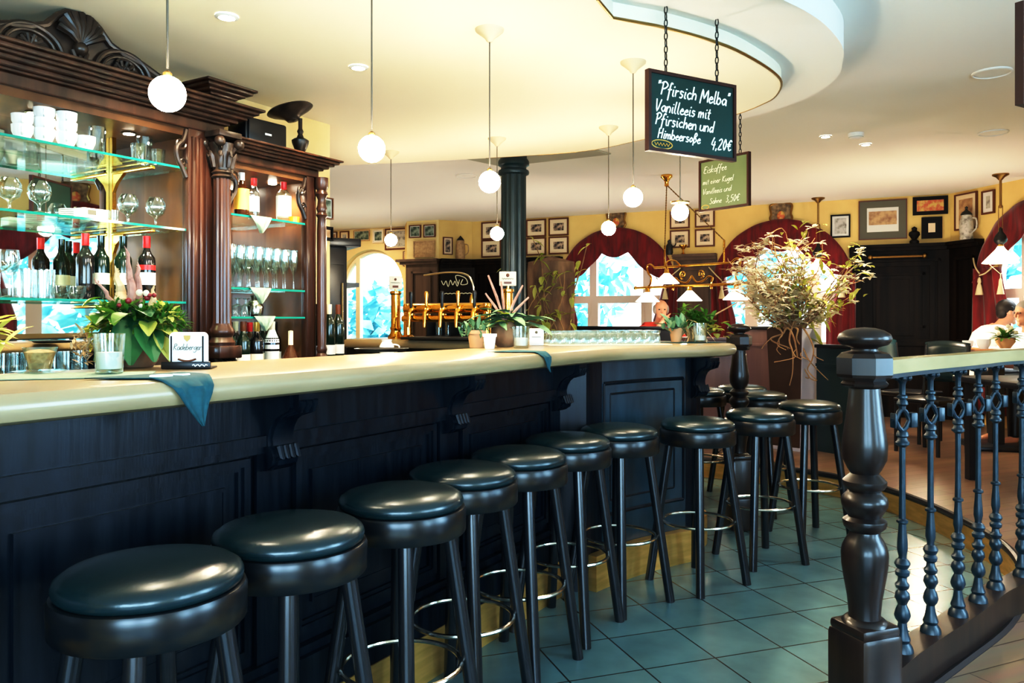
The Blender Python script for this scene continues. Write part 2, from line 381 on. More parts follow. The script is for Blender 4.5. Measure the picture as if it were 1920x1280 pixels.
# ---------------------------------------------------------------- stroke lettering
G = {
 'a':(1.05,[[(.85,.8),(.5,1),(.1,.5),(.4,0),(.8,.3),(.9,.9),(.9,.15),(1.1,0)]]), 'b':(1,[[(.15,2),(.1,0),(.1,.6),(.5,1),(.9,.5),(.5,0),(.1,.2)]]),
 'c':(.9,[[(.8,.8),(.5,1),(.1,.5),(.4,0),(.85,.2)]]), 'd':(1.05,[[(.8,.8),(.4,1),(.1,.4),(.4,0),(.8,.4)],[(.95,2),(.85,0)]]),
 'e':(.9,[[(.1,.5),(.75,.65),(.5,1),(.1,.5),(.4,0),(.9,.2)]]), 'f':(.75,[[(.85,1.8),(.55,2),(.35,1.4),(.2,-.7)],[(0,.9),(.7,1)]]),
 'g':(1,[[(.9,.8),(.5,1),(.1,.5),(.4,.1),(.9,.6)],[(.92,1),(.85,-.5),(.4,-.8),(.1,-.5)]]), 'h':(.95,[[(.15,2),(.1,0)],[(.1,.5),(.5,1),(.8,.7),(.8,0)]]),
 'i':(.5,[[(.25,1),(.22,.15),(.45,0)],[(.32,1.4),(.36,1.55)]]), 'k':(.9,[[(.15,2),(.1,0)],[(.8,1),(.15,.5),(.8,0)]]), 'l':(.5,[[(.3,2),(.15,.3),(.42,0)]]),
 'm':(1.4,[[(.1,1),(.1,0)],[(.1,.6),(.4,1),(.6,.7),(.6,0)],[(.6,.6),(.95,1),(1.15,.7),(1.15,0)]]), 'n':(1,[[(.1,1),(.1,0)],[(.1,.6),(.5,1),(.8,.7),(.8,0)]]),
 'o':(.95,[[(.5,1),(.1,.5),(.45,0),(.85,.5),(.5,1)]]), 'r':(.75,[[(.12,1),(.1,0)],[(.1,.6),(.35,.95),(.7,.95)]]), 's':(.8,[[(.7,.9),(.3,1),(.2,.65),(.65,.4),(.5,0),(.05,.1)]]),
 't':(.65,[[(.35,1.7),(.3,.2),(.55,0)],[(.02,1.05),(.65,1.1)]]), 'u':(1,[[(.1,1),(.12,.2),(.45,0),(.8,.4)],[(.85,1),(.85,.1),(1,0)]]),
 'z':(.8,[[(.1,.95),(.75,.95),(.1,.03),(.8,.03)]]), 'S':(1.2,[[(1,1.7),(.6,2),(.2,1.6),(.9,.6),(.6,0),(.05,.2)]]), 'P':(1.2,[[(.25,1.9),(.15,0)],[(0,1.7),(.6,2.05),(1.1,1.6),(.7,1),(.2,.9)]]),
 'V':(1.2,[[(.05,2),(.4,0),(1.1,2)]]), 'H':(1.3,[[(.15,2),(.1,0)],[(1.1,2),(1,0)],[(.1,1),(1.05,1.05)]]), 'M':(1.7,[[(.0,-.3),(.3,1.9),(.75,.5),(1.3,1.9),(1.5,0)]]),
 'E':(1.1,[[(1,1.9),(.3,1.9),(.15,1.1),(.15,.1),(.9,.05)],[(.15,1.05),(.8,1.1)]]), 'K':(1.2,[[(.2,2),(.1,0)],[(1.05,2),(.2,1),(1.05,0)]]), 'R':(1.2,[[(.2,2),(.1,0)],[(.1,1.9),(.7,2),(.9,1.4),(.2,1),(1,0)]]),
 '4':(1,[[(.5,2),(.05,.7),(.9,.75)],[(.75,1.4),(.6,-.2)]]), '2':(1,[[(.1,1.6),(.5,2),(.8,1.5),(.1,0),(.9,.05)]]), '0':(1,[[(.5,2),(.1,1),(.45,0),(.85,1),(.5,2)]]),
 '3':(1,[[(.1,1.9),(.75,1.9),(.35,1.1),(.85,.6),(.4,0),(.05,.2)]]), '5':(1,[[(.85,2),(.25,1.95),(.2,1.15),(.7,1.1),(.8,.4),(.4,0),(.05,.15)]]),
 ',':(.45,[[(.25,.15),(.1,-.35)]]), '€':(1.2,[[(1.05,1.7),(.7,1.95),(.25,1),(.6,.05),(1.05,.3)],[(0,1.15),(.85,1.2)],[(0,.8),(.8,.85)]]),
 'ß':(1,[[(.1,-.6),(.2,1.5),(.55,2),(.8,1.6),(.45,1.1),(.85,.5),(.4,0)]]), '"':(.6,[[(.1,2.1),(.1,1.6)],[(.35,2.15),(.35,1.65)]]), ' ':(.55,[]), 'F':(1,[[(.2,2),(.1,0)],[(.15,1.95),(.95,2)],[(.15,1.05),(.7,1.1)]]),
 'O':(1.3,[[(.7,2),(.1,1),(.6,0),(1.2,1),(.7,2)]]), 'L':(1,[[(.3,2),(.1,.1),(.9,.05)]]),
}
def letters(mb, text, x, z, h, r, Mx=None, slant=.22, y=0, sp=1.0, sm=3, n=5, jit=.05):
    """writes strokes in the local xz plane; h is the x-height"""
    rn = random.Random(text)
    for ch in text:
        w, st = G.get(ch, (.6, []))
        for s_ in st:
            P = [Vector((x+(a+slant*b+rn.uniform(-jit, jit))*h, y, z+(b+rn.uniform(-jit, jit))*h)) for a, b in s_]
            mb.tube(smooth_path(P, sm) if len(P) > 2 else P, r, n, Mx)
        x += (w+.18)*h*sp
    return x
# ================================================================ ROOM SHELL
ZL, ZT, ZM, ZP = 2.535, 2.604, 2.75, .16
o = MB().b2((-9,-6,-.06),(8,16,0)).build('floor', M['tile'], smooth=False); struct(o)

rim = [(.329,3.088),(.414,3.28),(.606,3.367),(.82,3.50),(1.028,3.67),(1.263,3.94),(1.40,4.16),(1.456,4.41),(1.435,4.575),(1.345,4.81),(1.12,5.15),(.83,5.55),(.47,5.88),(-.455,6.175),(-1.545,6.43),(-3.2,6.75)]
rs = [Vector((x, y, 0)) for x, y in rim]
rs = rs[:2]+smooth_path(rs[2:], 4)
endB = B(-4.4, 2.2); nearR = Vector((.329,3.088,0))-U*5.3
poly = [tuple(p.xy) for p in rs]+[tuple(B(4.2,3.5).xy), tuple(endB.xy), tuple(nearR.xy)]
struct(MB().prism(poly, ZL, ZM+.02).build('ceiling_bar', M['ceilwarm'], smooth=False))
t2 = [(.76,2.83),(1.056,3.22),(1.228,3.367),(1.394,3.547),(1.573,3.81),(1.67,4.04),(1.746,4.29),(1.746,4.62),(1.663,4.9),(1.45,5.25),(1.12,5.65),(.6,6.0),(-.4,6.27)]
ts = smooth_path([Vector((x, y, 0)) for x, y in t2[1:]], 4)
poly = [tuple((Vector((.76,2.83,0))-U*5.3).xy), t2[0]]+[tuple(p.xy) for p in ts]+[(-1.2,5.2), tuple((Vector((-.6,2.6,0))-U*5).xy)]
struct(MB().prism(poly, ZT, ZM+.01).build('ceiling_step', M['ceil'], smooth=False))
struct(MB().prism([(-5.6,-.6),(-2.9,-3.4),(2.5,-3.4),(3.4,-1.9),(3.6,.5),(3.76,2.6),(3.8,4.35),(5.5,5.5),(5.76,6.9),(5.2,9.3),(-.6,12.02),(-1.6,12.6),(-4.7,14.0),(-3.9,8.9),(-4.6,7.4)], ZM, ZM+.08).build('ceiling', M['ceil'], smooth=False))
# thin shadow bead on the lower rim
struct(MB().tube([p+Vector((0,0,ZL+.004)) for p in rs[:46]], .007, 6).build('trim_1', M['oldbrass']))
# grey square around the pillar head
struct(MB().prism([tuple(p) for p in [(.86,6.95),(.40,6.45),(-.55,7.0),(-.10,7.5)]][::1], ZM-.012, ZM+.01).build('ceiling_patch', M['ceilpatch'], smooth=False))

# ---- walls
def ang(p0, p1): return math.atan2(p1[1]-p0[1], p1[0]-p0[0])
class Wall:
    def __init__(s, p0, p1):
        s.p0 = Vector((p0[0], p0[1], 0)); s.p1 = Vector((p1[0], p1[1], 0)); s.L = (s.p1-s.p0).length
        s.e = (s.p1-s.p0).normalized(); s.rz = ang(p0, p1); s.n = Vector((s.e.y, -s.e.x, 0))   # into the room
    def x(s, px, off=0):
        k = (px-CX)/F; o = s.p0+s.n*off
        return (k*o.y-o.x)/(s.e.x-k*s.e.y)
    def P(s, x, off=0, z=0): return s.p0+s.e*x+s.n*off+Vector((0,0,z))
    def z(s, px, py, off=0):
        p = s.P(s.x(px, off), off); return H-(py-CY)/F*p.y
def wall(name, w, m, z0=0, z1=ZM, ops=(), depth=.2):
    mb = MB(); q = lambda a, b, c, d: mb.add([a,b,c,d], [(0,1,2,3)])
    x = 0; loops = []
    for xc, hw, sill, spring in ops:
        q((x,0,z0),(xc-hw,0,z0),(xc-hw,0,z1),(x,0,z1))
        q((xc-hw,0,z0),(xc+hw,0,z0),(xc+hw,0,sill),(xc-hw,0,sill))
        arc = [(xc-hw*cos(PI*i/24), spring+hw*sin(PI*i/24)) for i in range(25)]
        for (a, b), (c, d) in zip(arc, arc[1:]):
            q((a,0,b),(c,0,d),(c,0,z1),(a,0,z1))
        lp = [(xc-hw, sill)]+arc+[(xc+hw, sill)]
        for (a, b), (c, d) in zip(lp, lp[1:]+lp[:1]):
            q((a,0,b),(c,0,d),(c,depth,d),(a,depth,b))
        x = xc+hw
    q((x,0,z0),(w.L,0,z0),(w.L,0,z1),(x,0,z1))
    o = mb.build(name, m, smooth=False, loc=w.p0); o.rotation_euler = (0,0,w.rz); return struct(o)
WB = Wall(B(-4,2.0).xy, B(2.95,2.0).xy)               # behind the carved back bar
WR = Wall(B(2.95,2.0).xy, (-3.6,6.53)); WA = Wall((-3.6,6.53), (-4.5,13.72))
WL = Wall((-4.5,13.72), (-1.66,12.4)); WK = Wall((-1.66,12.4), (-1.545,11.76))
WFA = Wall((-1.545,11.76), (-1.06,11.57)); WFB = Wall((-1.06,11.57), (-.59,11.8))
WS_ = Wall((-.59,11.8), (5.03,9.176)); WC = Wall((5.03,9.176), (5.55,6.9)); WC2 = Wall((5.55,6.9), (5.3,5.6)); WC3 = Wall((5.3,5.6), (3.62,4.45))
WD = Wall((3.62,4.45), (3.55,2.6)); WE = Wall((3.55,2.6), (3.4,.5)); WF = Wall((3.4,.5), (3.2,-1.8)); WG = Wall((3.2,-1.8), (2.4,-3.2)); WH = Wall((2.4,-3.2), (-2.8,-3.2)); WI = Wall((-2.8,-3.2), B(-4,2.0).xy)
SP, SI, HW = 1.715, .95, .763
xl = WL.x(694); hwl = .62
winL = (xl, hwl, .35, 1.80)
winA = (WS_.x(1156.5), HW, SI, SP); winB = (WS_.x(1465), HW, SI, SP); winC = (1.28, HW, SI, SP)
winD = (.93, HW, .95, SP); winE = (1.05, HW, .6, SP); winF = (1.15, HW, .6, SP)
wall('wall_back_bar', WB, M['wallcream']); wall('wall_return', WR, M['wallcream']); wall('wall_alcove', WA, M['wall'])
wall('wall_left', WL, M['wallcream'], ops=[winL]); wall('wall_pier_side', WK, M['wall']); wall('wall_pier', WFA, M['wallcream']); wall('wall_pier_return', WFB, M['wall'])
wall('wall_far', WS_, M['wall'], ops=[winA, winB]); wall('wall_right', WC, M['wall'], ops=[winC])
wall('wall_right_corner', WC2, M['wall']); wall('wall_right_return', WC3, M['wall']); wall('wall_right_near', WD, M['wall'], ops=[winD])
wall('wall_front_right', WE, M['wall'], ops=[winE]); wall('wall_front_side', WF, M['wall'], ops=[winF]); wall('wall_front_corner', WG, M['wall'])
wall('wall_front', WH, M['wall'], ops=[(1.1,.9,.5,1.5),(3.2,.9,.5,1.5)]); wall('wall_front_left', WI, M['wall'])

wn = [0]
def window(w, op, full=True):
    xc, hw, sill, spring = op; wn[0] += 1
    r = thing('window_%d' % wn[0], '', None, w.p0, w.rz); struct(r)
    mb = MB(); t = .05; d = .07; y = .13
    arc = [(xc-hw*cos(PI*i/24), spring+hw*sin(PI*i/24)) for i in range(25)]
    ins = [(xc-(hw-t)*cos(PI*i/24), spring+(hw-t)*sin(PI*i/24)) for i in range(25)]
    A = [(xc-hw, sill)]+arc+[(xc+hw, sill)]; Bq = [(xc-hw+t, sill+t)]+ins+[(xc+hw-t, sill+t)]
    n = len(A)
    for i in range(n):
        j = (i+1) % n
        vs = [(A[i][0],y,A[i][1]),(A[j][0],y,A[j][1]),(Bq[j][0],y,Bq[j][1]),(Bq[i][0],y,Bq[i][1])]
        vs += [(a,b+d,c) for a,b,c in vs]
        mb.add(vs, [(0,1,2,3),(7,6,5,4),(0,4,5,1),(3,2,6,7)])
    if full:
        f = .5
        for sx in (-1, 1):
            mb.b2((xc+sx*hw*f-.05,y-.01,sill),(xc+sx*hw*f+.05,y+d,spring+hw*.82))
        mb.b2((xc-hw,y-.015,1.535),(xc+hw,y+d,1.635))
        for a, b in ((-hw,-hw*f),(-hw*f,hw*f),(hw*f,hw)):        # casement frames
            for z0, z1 in ((sill+.03,1.55),):
                mb.b2((xc+a+.03,y-.02,z0),(xc+a+.075,y+d,z1)); mb.b2((xc+b-.075,y-.02,z0),(xc+b-.03,y+d,z1)); mb.b2((xc+a+.03,y-.02,z0),(xc+b-.03,y+d,z0+.05))
    else:
        mb.b2((xc-hw*.52-.04,y-.01,sill),(xc-hw*.52+.04,y+d,spring+hw*.83))
        mb.b2((xc-hw,y-.01,sill),(xc+hw,y+d,sill+.1))
    mb.build('window_frame', M['winframe' if full else 'archframe'], r, smooth=False)
    g = MB(); g.add([(a,y+.04,b) for a, b in Bq], [tuple(range(n))]); g.build('window_pane', M['pane'], r, smooth=False)
    s = MB().b2((xc-hw-.05,-.10,sill-.05),(xc+hw+.05,.2,sill)); s.build('window_sill', M['winframe'], r, smooth=False)
window(WL, winL, False)
for w, op in ((WS_,winA),(WS_,winB),(WC,winC),(WD,winD),(WE,winE),(WF,winF)): window(w, op)

# ---- dark wainscot with top ledge: one trim per stretch
tn = [1]
def wainscot(w, x0, x1, m, top=2.14, panels=1, ledge=True, ex=(0,0)):
    tn[0] += 1
    mb = MB(); mb.b2((x0,-.035,ZP),(x1,-.002,top))
    if ledge:
        mb.b2((x0-ex[0],-.13,top),(x1+ex[1],-.002,top+.035)); mb.b2((x0-ex[0]*.6,-.09,top-.04),(x1+ex[1]*.6,-.002,top))
    pw = (x1-x0)/panels
    for i in range(panels):
        a, b = x0+i*pw+.1, x0+(i+1)*pw-.1
        if b-a < .1: continue
        for z0, z1 in ((1.05, top-.14),):
            for q, e in ((0,.03),(.16,.025)):
                if b-a-2*q < .1: continue
                mb.b2((a+q,-.035-e,z0+q),(a+q+.03,-.03,z1-q)); mb.b2((b-q-.03,-.035-e,z0+q),(b-q,-.03,z1-q))
                mb.b2((a+q,-.035-e,z0+q),(b-q,-.03,z0+q+.03)); mb.b2((a+q,-.035-e,z1-q-.03),(b-q,-.03,z1-q))
    o = mb.build('trim_%d' % tn[0], m, smooth=False, loc=w.p0); o.rotation_euler = (0,0,w.rz); struct(o)
wainscot(WFA, .0, WFA.L, M['greypanel'], 2.15, 1, ex=(.12,.03))
wainscot(WFB, 0, WFB.L, M['panel'], 2.15, 1)
wainscot(WS_, 0, winA[0]-HW-.02, M['panel'], 2.15, 2)
wainscot(WS_, winA[0]+HW+.02, winB[0]-HW-.02, M['greypanel'], 2.12, 1)
wainscot(WS_, winB[0]+HW+.02, WS_.L, M['panel'], 2.15, 1, ex=(0,.05))
wainscot(WC, .02, winC[0]-HW-.03, M['panel'], 2.15, 1)
wainscot(WC, winC[0]+HW+.02, WC.L, M['panel'], 2.15, 1)
wainscot(WD, 0.02, winD[0]-HW, M['panel'], 2.15, 1); wainscot(WD, winD[0]+HW, WD.L, M['panel'], 2.15, 1)

# ---- raised wooden platform with brass riser
arc = [(.98,-3.1),(.98,1.9),(1.03,2.2),(1.21,2.40),(1.5,2.66),(1.85,2.98),(2.16,3.36),(2.37,3.72),(2.52,4.1),(2.6,4.6),(2.6,5.2),(2.47,5.75),(2.2,6.15),(1.8,6.5),(1.2,6.8),(.4,7.1),(-.6,7.5),(-3.0,8.2)]
ap = [Vector((.98,-3.1,0))]+smooth_path([Vector((a,b,0)) for a,b in arc[1:]], 5)
outer = [(-3.9,8.9),(-4.5,13.72),(-1.66,12.4),(-.59,11.8),(5.03,9.176),(5.55,6.9),(5.3,5.6),(3.62,4.45),(3.55,2.6),(3.4,.5),(3.2,-1.8),(2.4,-3.1)]
poly = [tuple(p.xy) for p in ap]+outer
struct(MB().prism(poly[::-1], .005, ZP).build('floor_platform', M['plank'], smooth=False))
mb = MB(); mk = MB()
for a, b in zip(ap, ap[1:]):
    t = (b-a).normalized(); n = Vector((-t.y, t.x, 0)); 
    for m_, o0, z0, z1 in ((mb,.006,.0,ZP-.035),):
        p = a+n*o0; q = b+n*o0
        m_.add([(p.x,p.y,z0),(q.x,q.y,z0),(q.x,q.y,z1),(p.x,p.y,z1)], [(0,1,2,3)])
mb.build('trim_riser', M['brasskick'], kind='structure')
mk.tube([p+Vector((0,0,ZP-.012)) for p in ap], .02, 8); mk.build('trim_nosing', M['blackwood'], kind='structure')

# ---- garden seen through the windows
struct(MB().b2((-40,-40,-.5),(60,60,-.4)).build('ground', M['outground'], smooth=False))
rt = random.Random(3)
def tree(loc, h, rad, label, n=420, ls=.26):
    t = thing('garden_tree', label, 'tree', loc, group='garden trees outside the windows')
    MB().tube([(0,0,0),(.05,0,h*.3),(.1,.1,h*.62)], [.16,.12,.06], 8).build('trunk', M['outtrunk'], t)
    mb = MB()
    blobs = [(Vector((rt.uniform(-.6,.6)*rad, rt.uniform(-.6,.6)*rad, h*rt.uniform(.2,.95))), rad*rt.uniform(.35,.6)) for _ in range(9)]
    for _ in range(n):
        c, r_ = rt.choice(blobs)
        d = Vector((rt.gauss(0,1), rt.gauss(0,1), rt.gauss(0,1))).normalized()*r_*rt.uniform(.5,1)
        a = Vector((rt.gauss(0,1), rt.gauss(0,1), rt.gauss(0,.6))).normalized(); b = a.orthogonal().normalized()
        p = c+d; s = ls*rt.uniform(.5,1)
        mb.add([p-a*s-b*s*.4, p-b*s*.55, p+a*s, p+b*s*.55], [(0,1,2,3)])
    mb.build('leaves', M['outleaf'], t, smooth=False)
tree((1.2,17.4,-.4), 3.4, 2.0, 'leafy garden tree outside the far left arched window')
tree((4.9,16.6,-.4), 3.8, 1.6, 'leafy garden tree between the two far arched windows')
tree((7.6,13.2,-.4), 3.6, 1.5, 'leafy garden tree outside the window behind the planter')
tree((9.6,11.0,-.4), 3.6, 1.7, 'leafy garden tree outside the window at the right edge', 260)
tree((8.6,3.6,-.4), 4.2, 2.6, 'leafy garden tree outside the window reflected in the mirror', 700)
tree((-3.2,17.2,-.4), 2.2, 1.5, 'low garden shrub outside the bright arched opening')
# ================================================================ BAR COUNTER
ZB = 1.165; TH = .068
def V2(p): return Vector((p[0], p[1], 0))
outer_pts = [(.42,3.78),(.63,4.02),(.88,4.215),(1.10,4.355),(1.25,4.52),(1.315,4.72),(1.25,4.97),(1.05,5.18),(.75,5.40),(.3,5.67),(-.3,6.0),(-1.0,6.35)]
outl = [B(-1.6,0), B(-.6,0), B(.4,0), B(1.4,0), B(2.0,0)]+smooth_path([B(2.3,0)]+[V2(p) for p in outer_pts], 6)
inner_pts = [(-1.24,5.85),(-.5,5.46),(.08,5.16),(.42,4.95),(.52,4.78),(.40,4.60),(.13,4.40)]
innl = smooth_path([V2(p) for p in inner_pts]+[B(2.7,.58)], 5)+[B(2.0,.58), B(1.2,.58), B(0,.58), B(-1.6,.58)]
top_poly = [p.xy for p in outl]+[p.xy for p in innl]
# bullnose: stacked outlines, each inset along the loop normal
def loop_inset(L, d):
    out = []; n = len(L)
    for i in range(n):
        a, b, c = L[i-1], L[i], L[(i+1) % n]
        t1 = (b-a).normalized(); t2 = (c-b).normalized()
        n1 = Vector((-t1.y, t1.x)); n2 = Vector((-t2.y, t2.x)); m = (n1+n2)
        m = m.normalized() if m.length > 1e-6 else n1
        k = max(.5, m.dot(n1)); out.append(b+m*(d/k))
    return out
tl = [Vector(p) for p in top_poly]
prof = [(.030, ZB-TH),(.012, ZB-TH+.008),(.002, ZB-TH+.022),(0, ZB-TH/2),(.003, ZB-.02),(.014, ZB-.006),(.034, ZB)]
mb = MB(); vs = []; fs = []; n = len(tl)
for d, z in prof: vs += [(p.x, p.y, z) for p in loop_inset(tl, d)]
for j in range(len(prof)-1):
    for i in range(n):
        k = (i+1) % n; fs.append((j*n+i, j*n+k, (j+1)*n+k, (j+1)*n+i))
from mathutils.geometry import tessellate_polygon
for lev in (0, len(prof)-1):
    for t in tessellate_polygon([[Vector(v) for v in vs[lev*n:(lev+1)*n]]]): fs.append(tuple(lev*n+q for q in t))
mb.add(vs, fs)
tag(mb.build('bar_countertop', M['maple'], angle=30), 'pale maple bar counter top with rounded edge curving round at its far end', 'counter top')

bar = thing('bar_counter', 'blackened oak bar body with panels, scroll corbels and brass kick plate', 'bar counter', P0, RZB)
inv = (Matrix.Translation(P0) @ Matrix.Rotation(RZB, 4, 'Z')).inverted()
def loc(p): return inv @ Vector((p[0], p[1], p[2] if len(p) > 2 else 0))
W0 = .20
jog = [V2(p) for p in [(.355,3.825),(.42,3.928),(.62,4.128),(.85,4.298),(.98,4.38)]]
front = [B(-1.6,W0), B(2.60,W0)]+smooth_path(jog, 5)
tail = smooth_path([V2(p) for p in [(.93,4.50),(1.06,4.60),(1.11,4.74),(1.06,4.92),(.9,5.07),(.62,5.27),(.2,5.52),(-.35,5.80),(-1.05,6.15)]], 4)
innb = smooth_path([V2(p) for p in [(-1.22,5.90),(-.48,5.5),(.1,5.2),(.45,4.97),(.56,4.78),(.42,4.56),(.16,4.35)]]+[B(2.66,.54)], 4)+[B(-1.6,.54)]
body = [loc(p) for p in front+tail+innb]
MB().prism([p.xy for p in body], .0, ZB-TH).build('carcass', M['bar'], bar, smooth=False)
# kick plate in brass hugging the foot of the bar
def strip(path, z0, z1, th, name, m, par=bar):
    mb = MB(); L_ = [loc(p) for p in path]
    ins = []
    for i, p in enumerate(L_):
        t = (L_[min(i+1, len(L_)-1)]-L_[max(i-1, 0)]).normalized(); ins.append(p+Vector((t.y, -t.x, 0))*th)
    q = [(p.x,p.y) for p in ins]+[(p.x,p.y) for p in reversed(L_)]
    mb.prism(q, z0, z1); return mb.build(name, m, par, smooth=True, angle=25)
strip([B(-1.6,W0), B(2.56,W0)], .0, .17, .055, 'kick_plate', M['brasskick'])
strip(smooth_path([V2(p) for p in [(.365,3.853),(.43,3.928),(.63,4.128),(.86,4.298),(.97,4.365)]], 5), .0, .17, .05, 'kick_plate', M['brasskick'])
strip(tail[3:26], .0, .17, .04, 'kick_plate', M['brasskick'])
# panels of the straight bays
CS = [-.04, .83, 1.70, 2.57]
def frame_rect(mb, x0, x1, z0, z1, w, y, d):
    mb.b2((x0,y-d,z0),(x0+w,y,z1)); mb.b2((x1-w,y-d,z0),(x1,y,z1)); mb.b2((x0+w,y-d,z0),(x1-w,y,z0+w)); mb.b2((x0+w,y-d,z1-w),(x1-w,y,z1))
MB().b2((-1.6,W0-.028,.975),(2.59,W0+.01,ZB-TH)).build('frieze_board', M['bar'], bar, smooth=False)
MB().b2((-1.6,W0-.045,.945),(2.585,W0+.01,.975)).b2((-1.6,W0-.036,.925),(2.585,W0+.01,.945)).build('frieze_moulding', M['bar'], bar, smooth=False)
MB().b2((-1.6,W0-.05,.17),(2.57,W0+.01,.30)).b2((-1.6,W0-.03,.30),(2.57,W0+.01,.325)).build('plinth', M['bar'], bar, smooth=False)
for a in [-.84]+CS[:3]:
    x0, x1 = a+.085, a+.87-.085
    p = MB(); frame_rect(p, x0, x1, .36, .915, .022, W0, .022); frame_rect(p, x0+.022, x1-.022, .382, .893, .012, W0, .012)
    frame_rect(p, x0+.075, x1-.075, .44, .845, .010, W0, .012); p.b2((x0+.085,W0-.009,.45),(x1-.085,W0,.835))
    p.build('panel', M['bar'], bar, smooth=False)
for a in CS[:4]:
    MB().b2((a-.06,W0-.018,.325),(a+.06,W0+.005,.925)).build('pilaster', M['bar'], bar, smooth=False)
# curved bay mouldings
cj = [loc(p) for p in smooth_path([V2(p) for p in [(.44,3.953),(.53,4.045),(.63,4.138),(.74,4.223),(.85,4.298),(.94,4.358)]], 5)]
def curved_frame(name, i0, i1, z0, z1, r):
    mb = MB(); seg = cj[i0:i1+1]; up = Vector((0,0,1))
    off = [p for p in seg]
    for z in (z0, z1): mb.tube([p+up*z for p in off], r, 6)
    for p in (off[0], off[-1]): mb.tube([p+up*z0, p+up*z1], r, 6)
    mb.build(name, M['bar'], bar)
cp_ = MB(); cp_.grid([[(p.x-0,p.y-.004,z) for p in cj] for z in (.17,.3,.6,.9,ZB-TH)]); cp_.build('curved_panel', M['bardaylit'], bar)  # strip over the carcass that carries the painted daylight
curved_frame('panel_moulding', 1, 24, .33, .985, .011); curved_frame('panel_moulding', 3, 21, .40, .93, .007)
# corbels
def corbel(frame_M):
    pr = [(0,.88),(.02,.872),(.05,.876),(.075,.892),(.082,.915),(.074,.935),(.058,.945),(.055,.965),(.062,.99),(.078,1.015),(.10,1.03),(.125,1.04),(.15,1.05),(.158,1.062),(.158,1.097),(0,1.097)]
    mb = MB()
    for x0, x1, sc in ((-.048,.048,.86),(-.036,.036,1.0)):
        q = [(d*sc, z) for d, z in pr]; n = len(q)
        vs = [(x, -d, z) for x in (x0, x1) for d, z in q]
        fs = [(i, (i+1) % n, n+(i+1) % n, n+i) for i in range(n)]
        for t in tessellate_polygon([[Vector((d, z, 0)) for d, z in q]]): fs += [t, tuple(n+k for k in reversed(t))]
        mb.add(vs, fs, frame_M)
    for k in (-.03, -.01, .01, .03): mb.tube([(k,-.050,.905+.001),(k,-.088,.915),(k,-.075,.945)], .009, 6, frame_M)
    for k in (-.024, 0, .024): mb.tube([(k,-.1,1.036),(k,-.15,1.05),(k,-.160,1.078)], .010, 6, frame_M)
    mb.build('corbel', M['bar'], bar)
for a in CS: corbel(Matrix.Translation((a, W0, 0)))
pA, pB = loc((.995,4.36,0)), loc((1.08,4.60,0))
corbel(Matrix.Translation(loc((1.0,4.43,0))) @ Matrix.Rotation(R(35)-RZB+.0, 4, 'Z'))

# ================================================================ BAR STOOLS
def make_stool(label):
    t = thing('bar_stool', label, 'bar stool', group=None)
    MB().lathe([(0,.762),(.170,.762),(.177,.768),(.180,.780),(.176,.792),(.160,.803),(.12,.813),(.06,.819),(0,.820)], n=40).build('seat_cushion', M['leather'], t, angle=60)
    MB().lathe([(.165,.694),(.182,.690),(.186,.695),(.187,.752),(.183,.762),(.178,.764),(.165,.762),(.165,.694)], n=40, caps=False).build('seat_rim', M['stoolwood'], t)
    MB().lathe([(0,.70),(.166,.70),(.166,.715),(0,.715)], n=24).build('seat_base', M['stoolleg'], t)
    for k in range(4):
        a = PI/4+k*PI/2
        MB().tube([(.135*cos(a),.135*sin(a),.705),(.185*cos(a),.185*sin(a),.36),(.237*cos(a),.237*sin(a),0)], [.021,.0215,.021], 12).build('leg', M['stoolleg'], t)
    MB().torus((0,0,.305), .172, .0075, 48, 8).build('foot_ring', M['chrome'], t)
    return t
ords = ['nearest','second','third','fourth','fifth','sixth','seventh']
spots = [(283,1049,58),(543,974,59),(753,914,57),(867,871,60),(972,841,59),(1064,814,59),(1160,796,41)]
st0 = None
for i, (px, py, rz) in enumerate(spots):
    p = onz(px, py, .815)
    lab = ['black leather bar stool nearest the camera, at the left end of the row', 'black leather bar stool second from the near end of the row', 'black leather bar stool third from the near end, below the dark corbel',
           'black leather bar stool fourth from the near end of the bar row', 'black leather bar stool fifth from the near end of the bar row', 'black leather bar stool sixth from the near end of the bar row', 'black leather bar stool seventh in the row, where the bar starts to bend'][i]
    if st0 is None: st0 = make_stool(lab); st0['group'] = 'bar stools along the bar'; o = st0; o.location = (p.x,p.y,0); o.rotation_euler = (0,0,R(rz))
    else: o = dup(st0, (p.x,p.y,0), R(rz), lab)
for px, py, rz, lab in ((1308,783,35,'black leather bar stool in front of the curved end of the bar'), (1424,767,20,'black leather bar stool standing just right of the one at the bar curve'),
        (1517,751,15,'black leather bar stool rightmost, nearest the turned newel post'), (1424,733,50,'black leather bar stool half hidden behind two others, by the planter'),
        (1391,721,30,'farthest black leather bar stool, beside the far dark post'), (1312,726,30,'black leather bar stool tucked behind the rounded bar end')):
    p = onz(px, py, .815)
    dup(st0, (p.x,p.y,0), R(rz), lab)

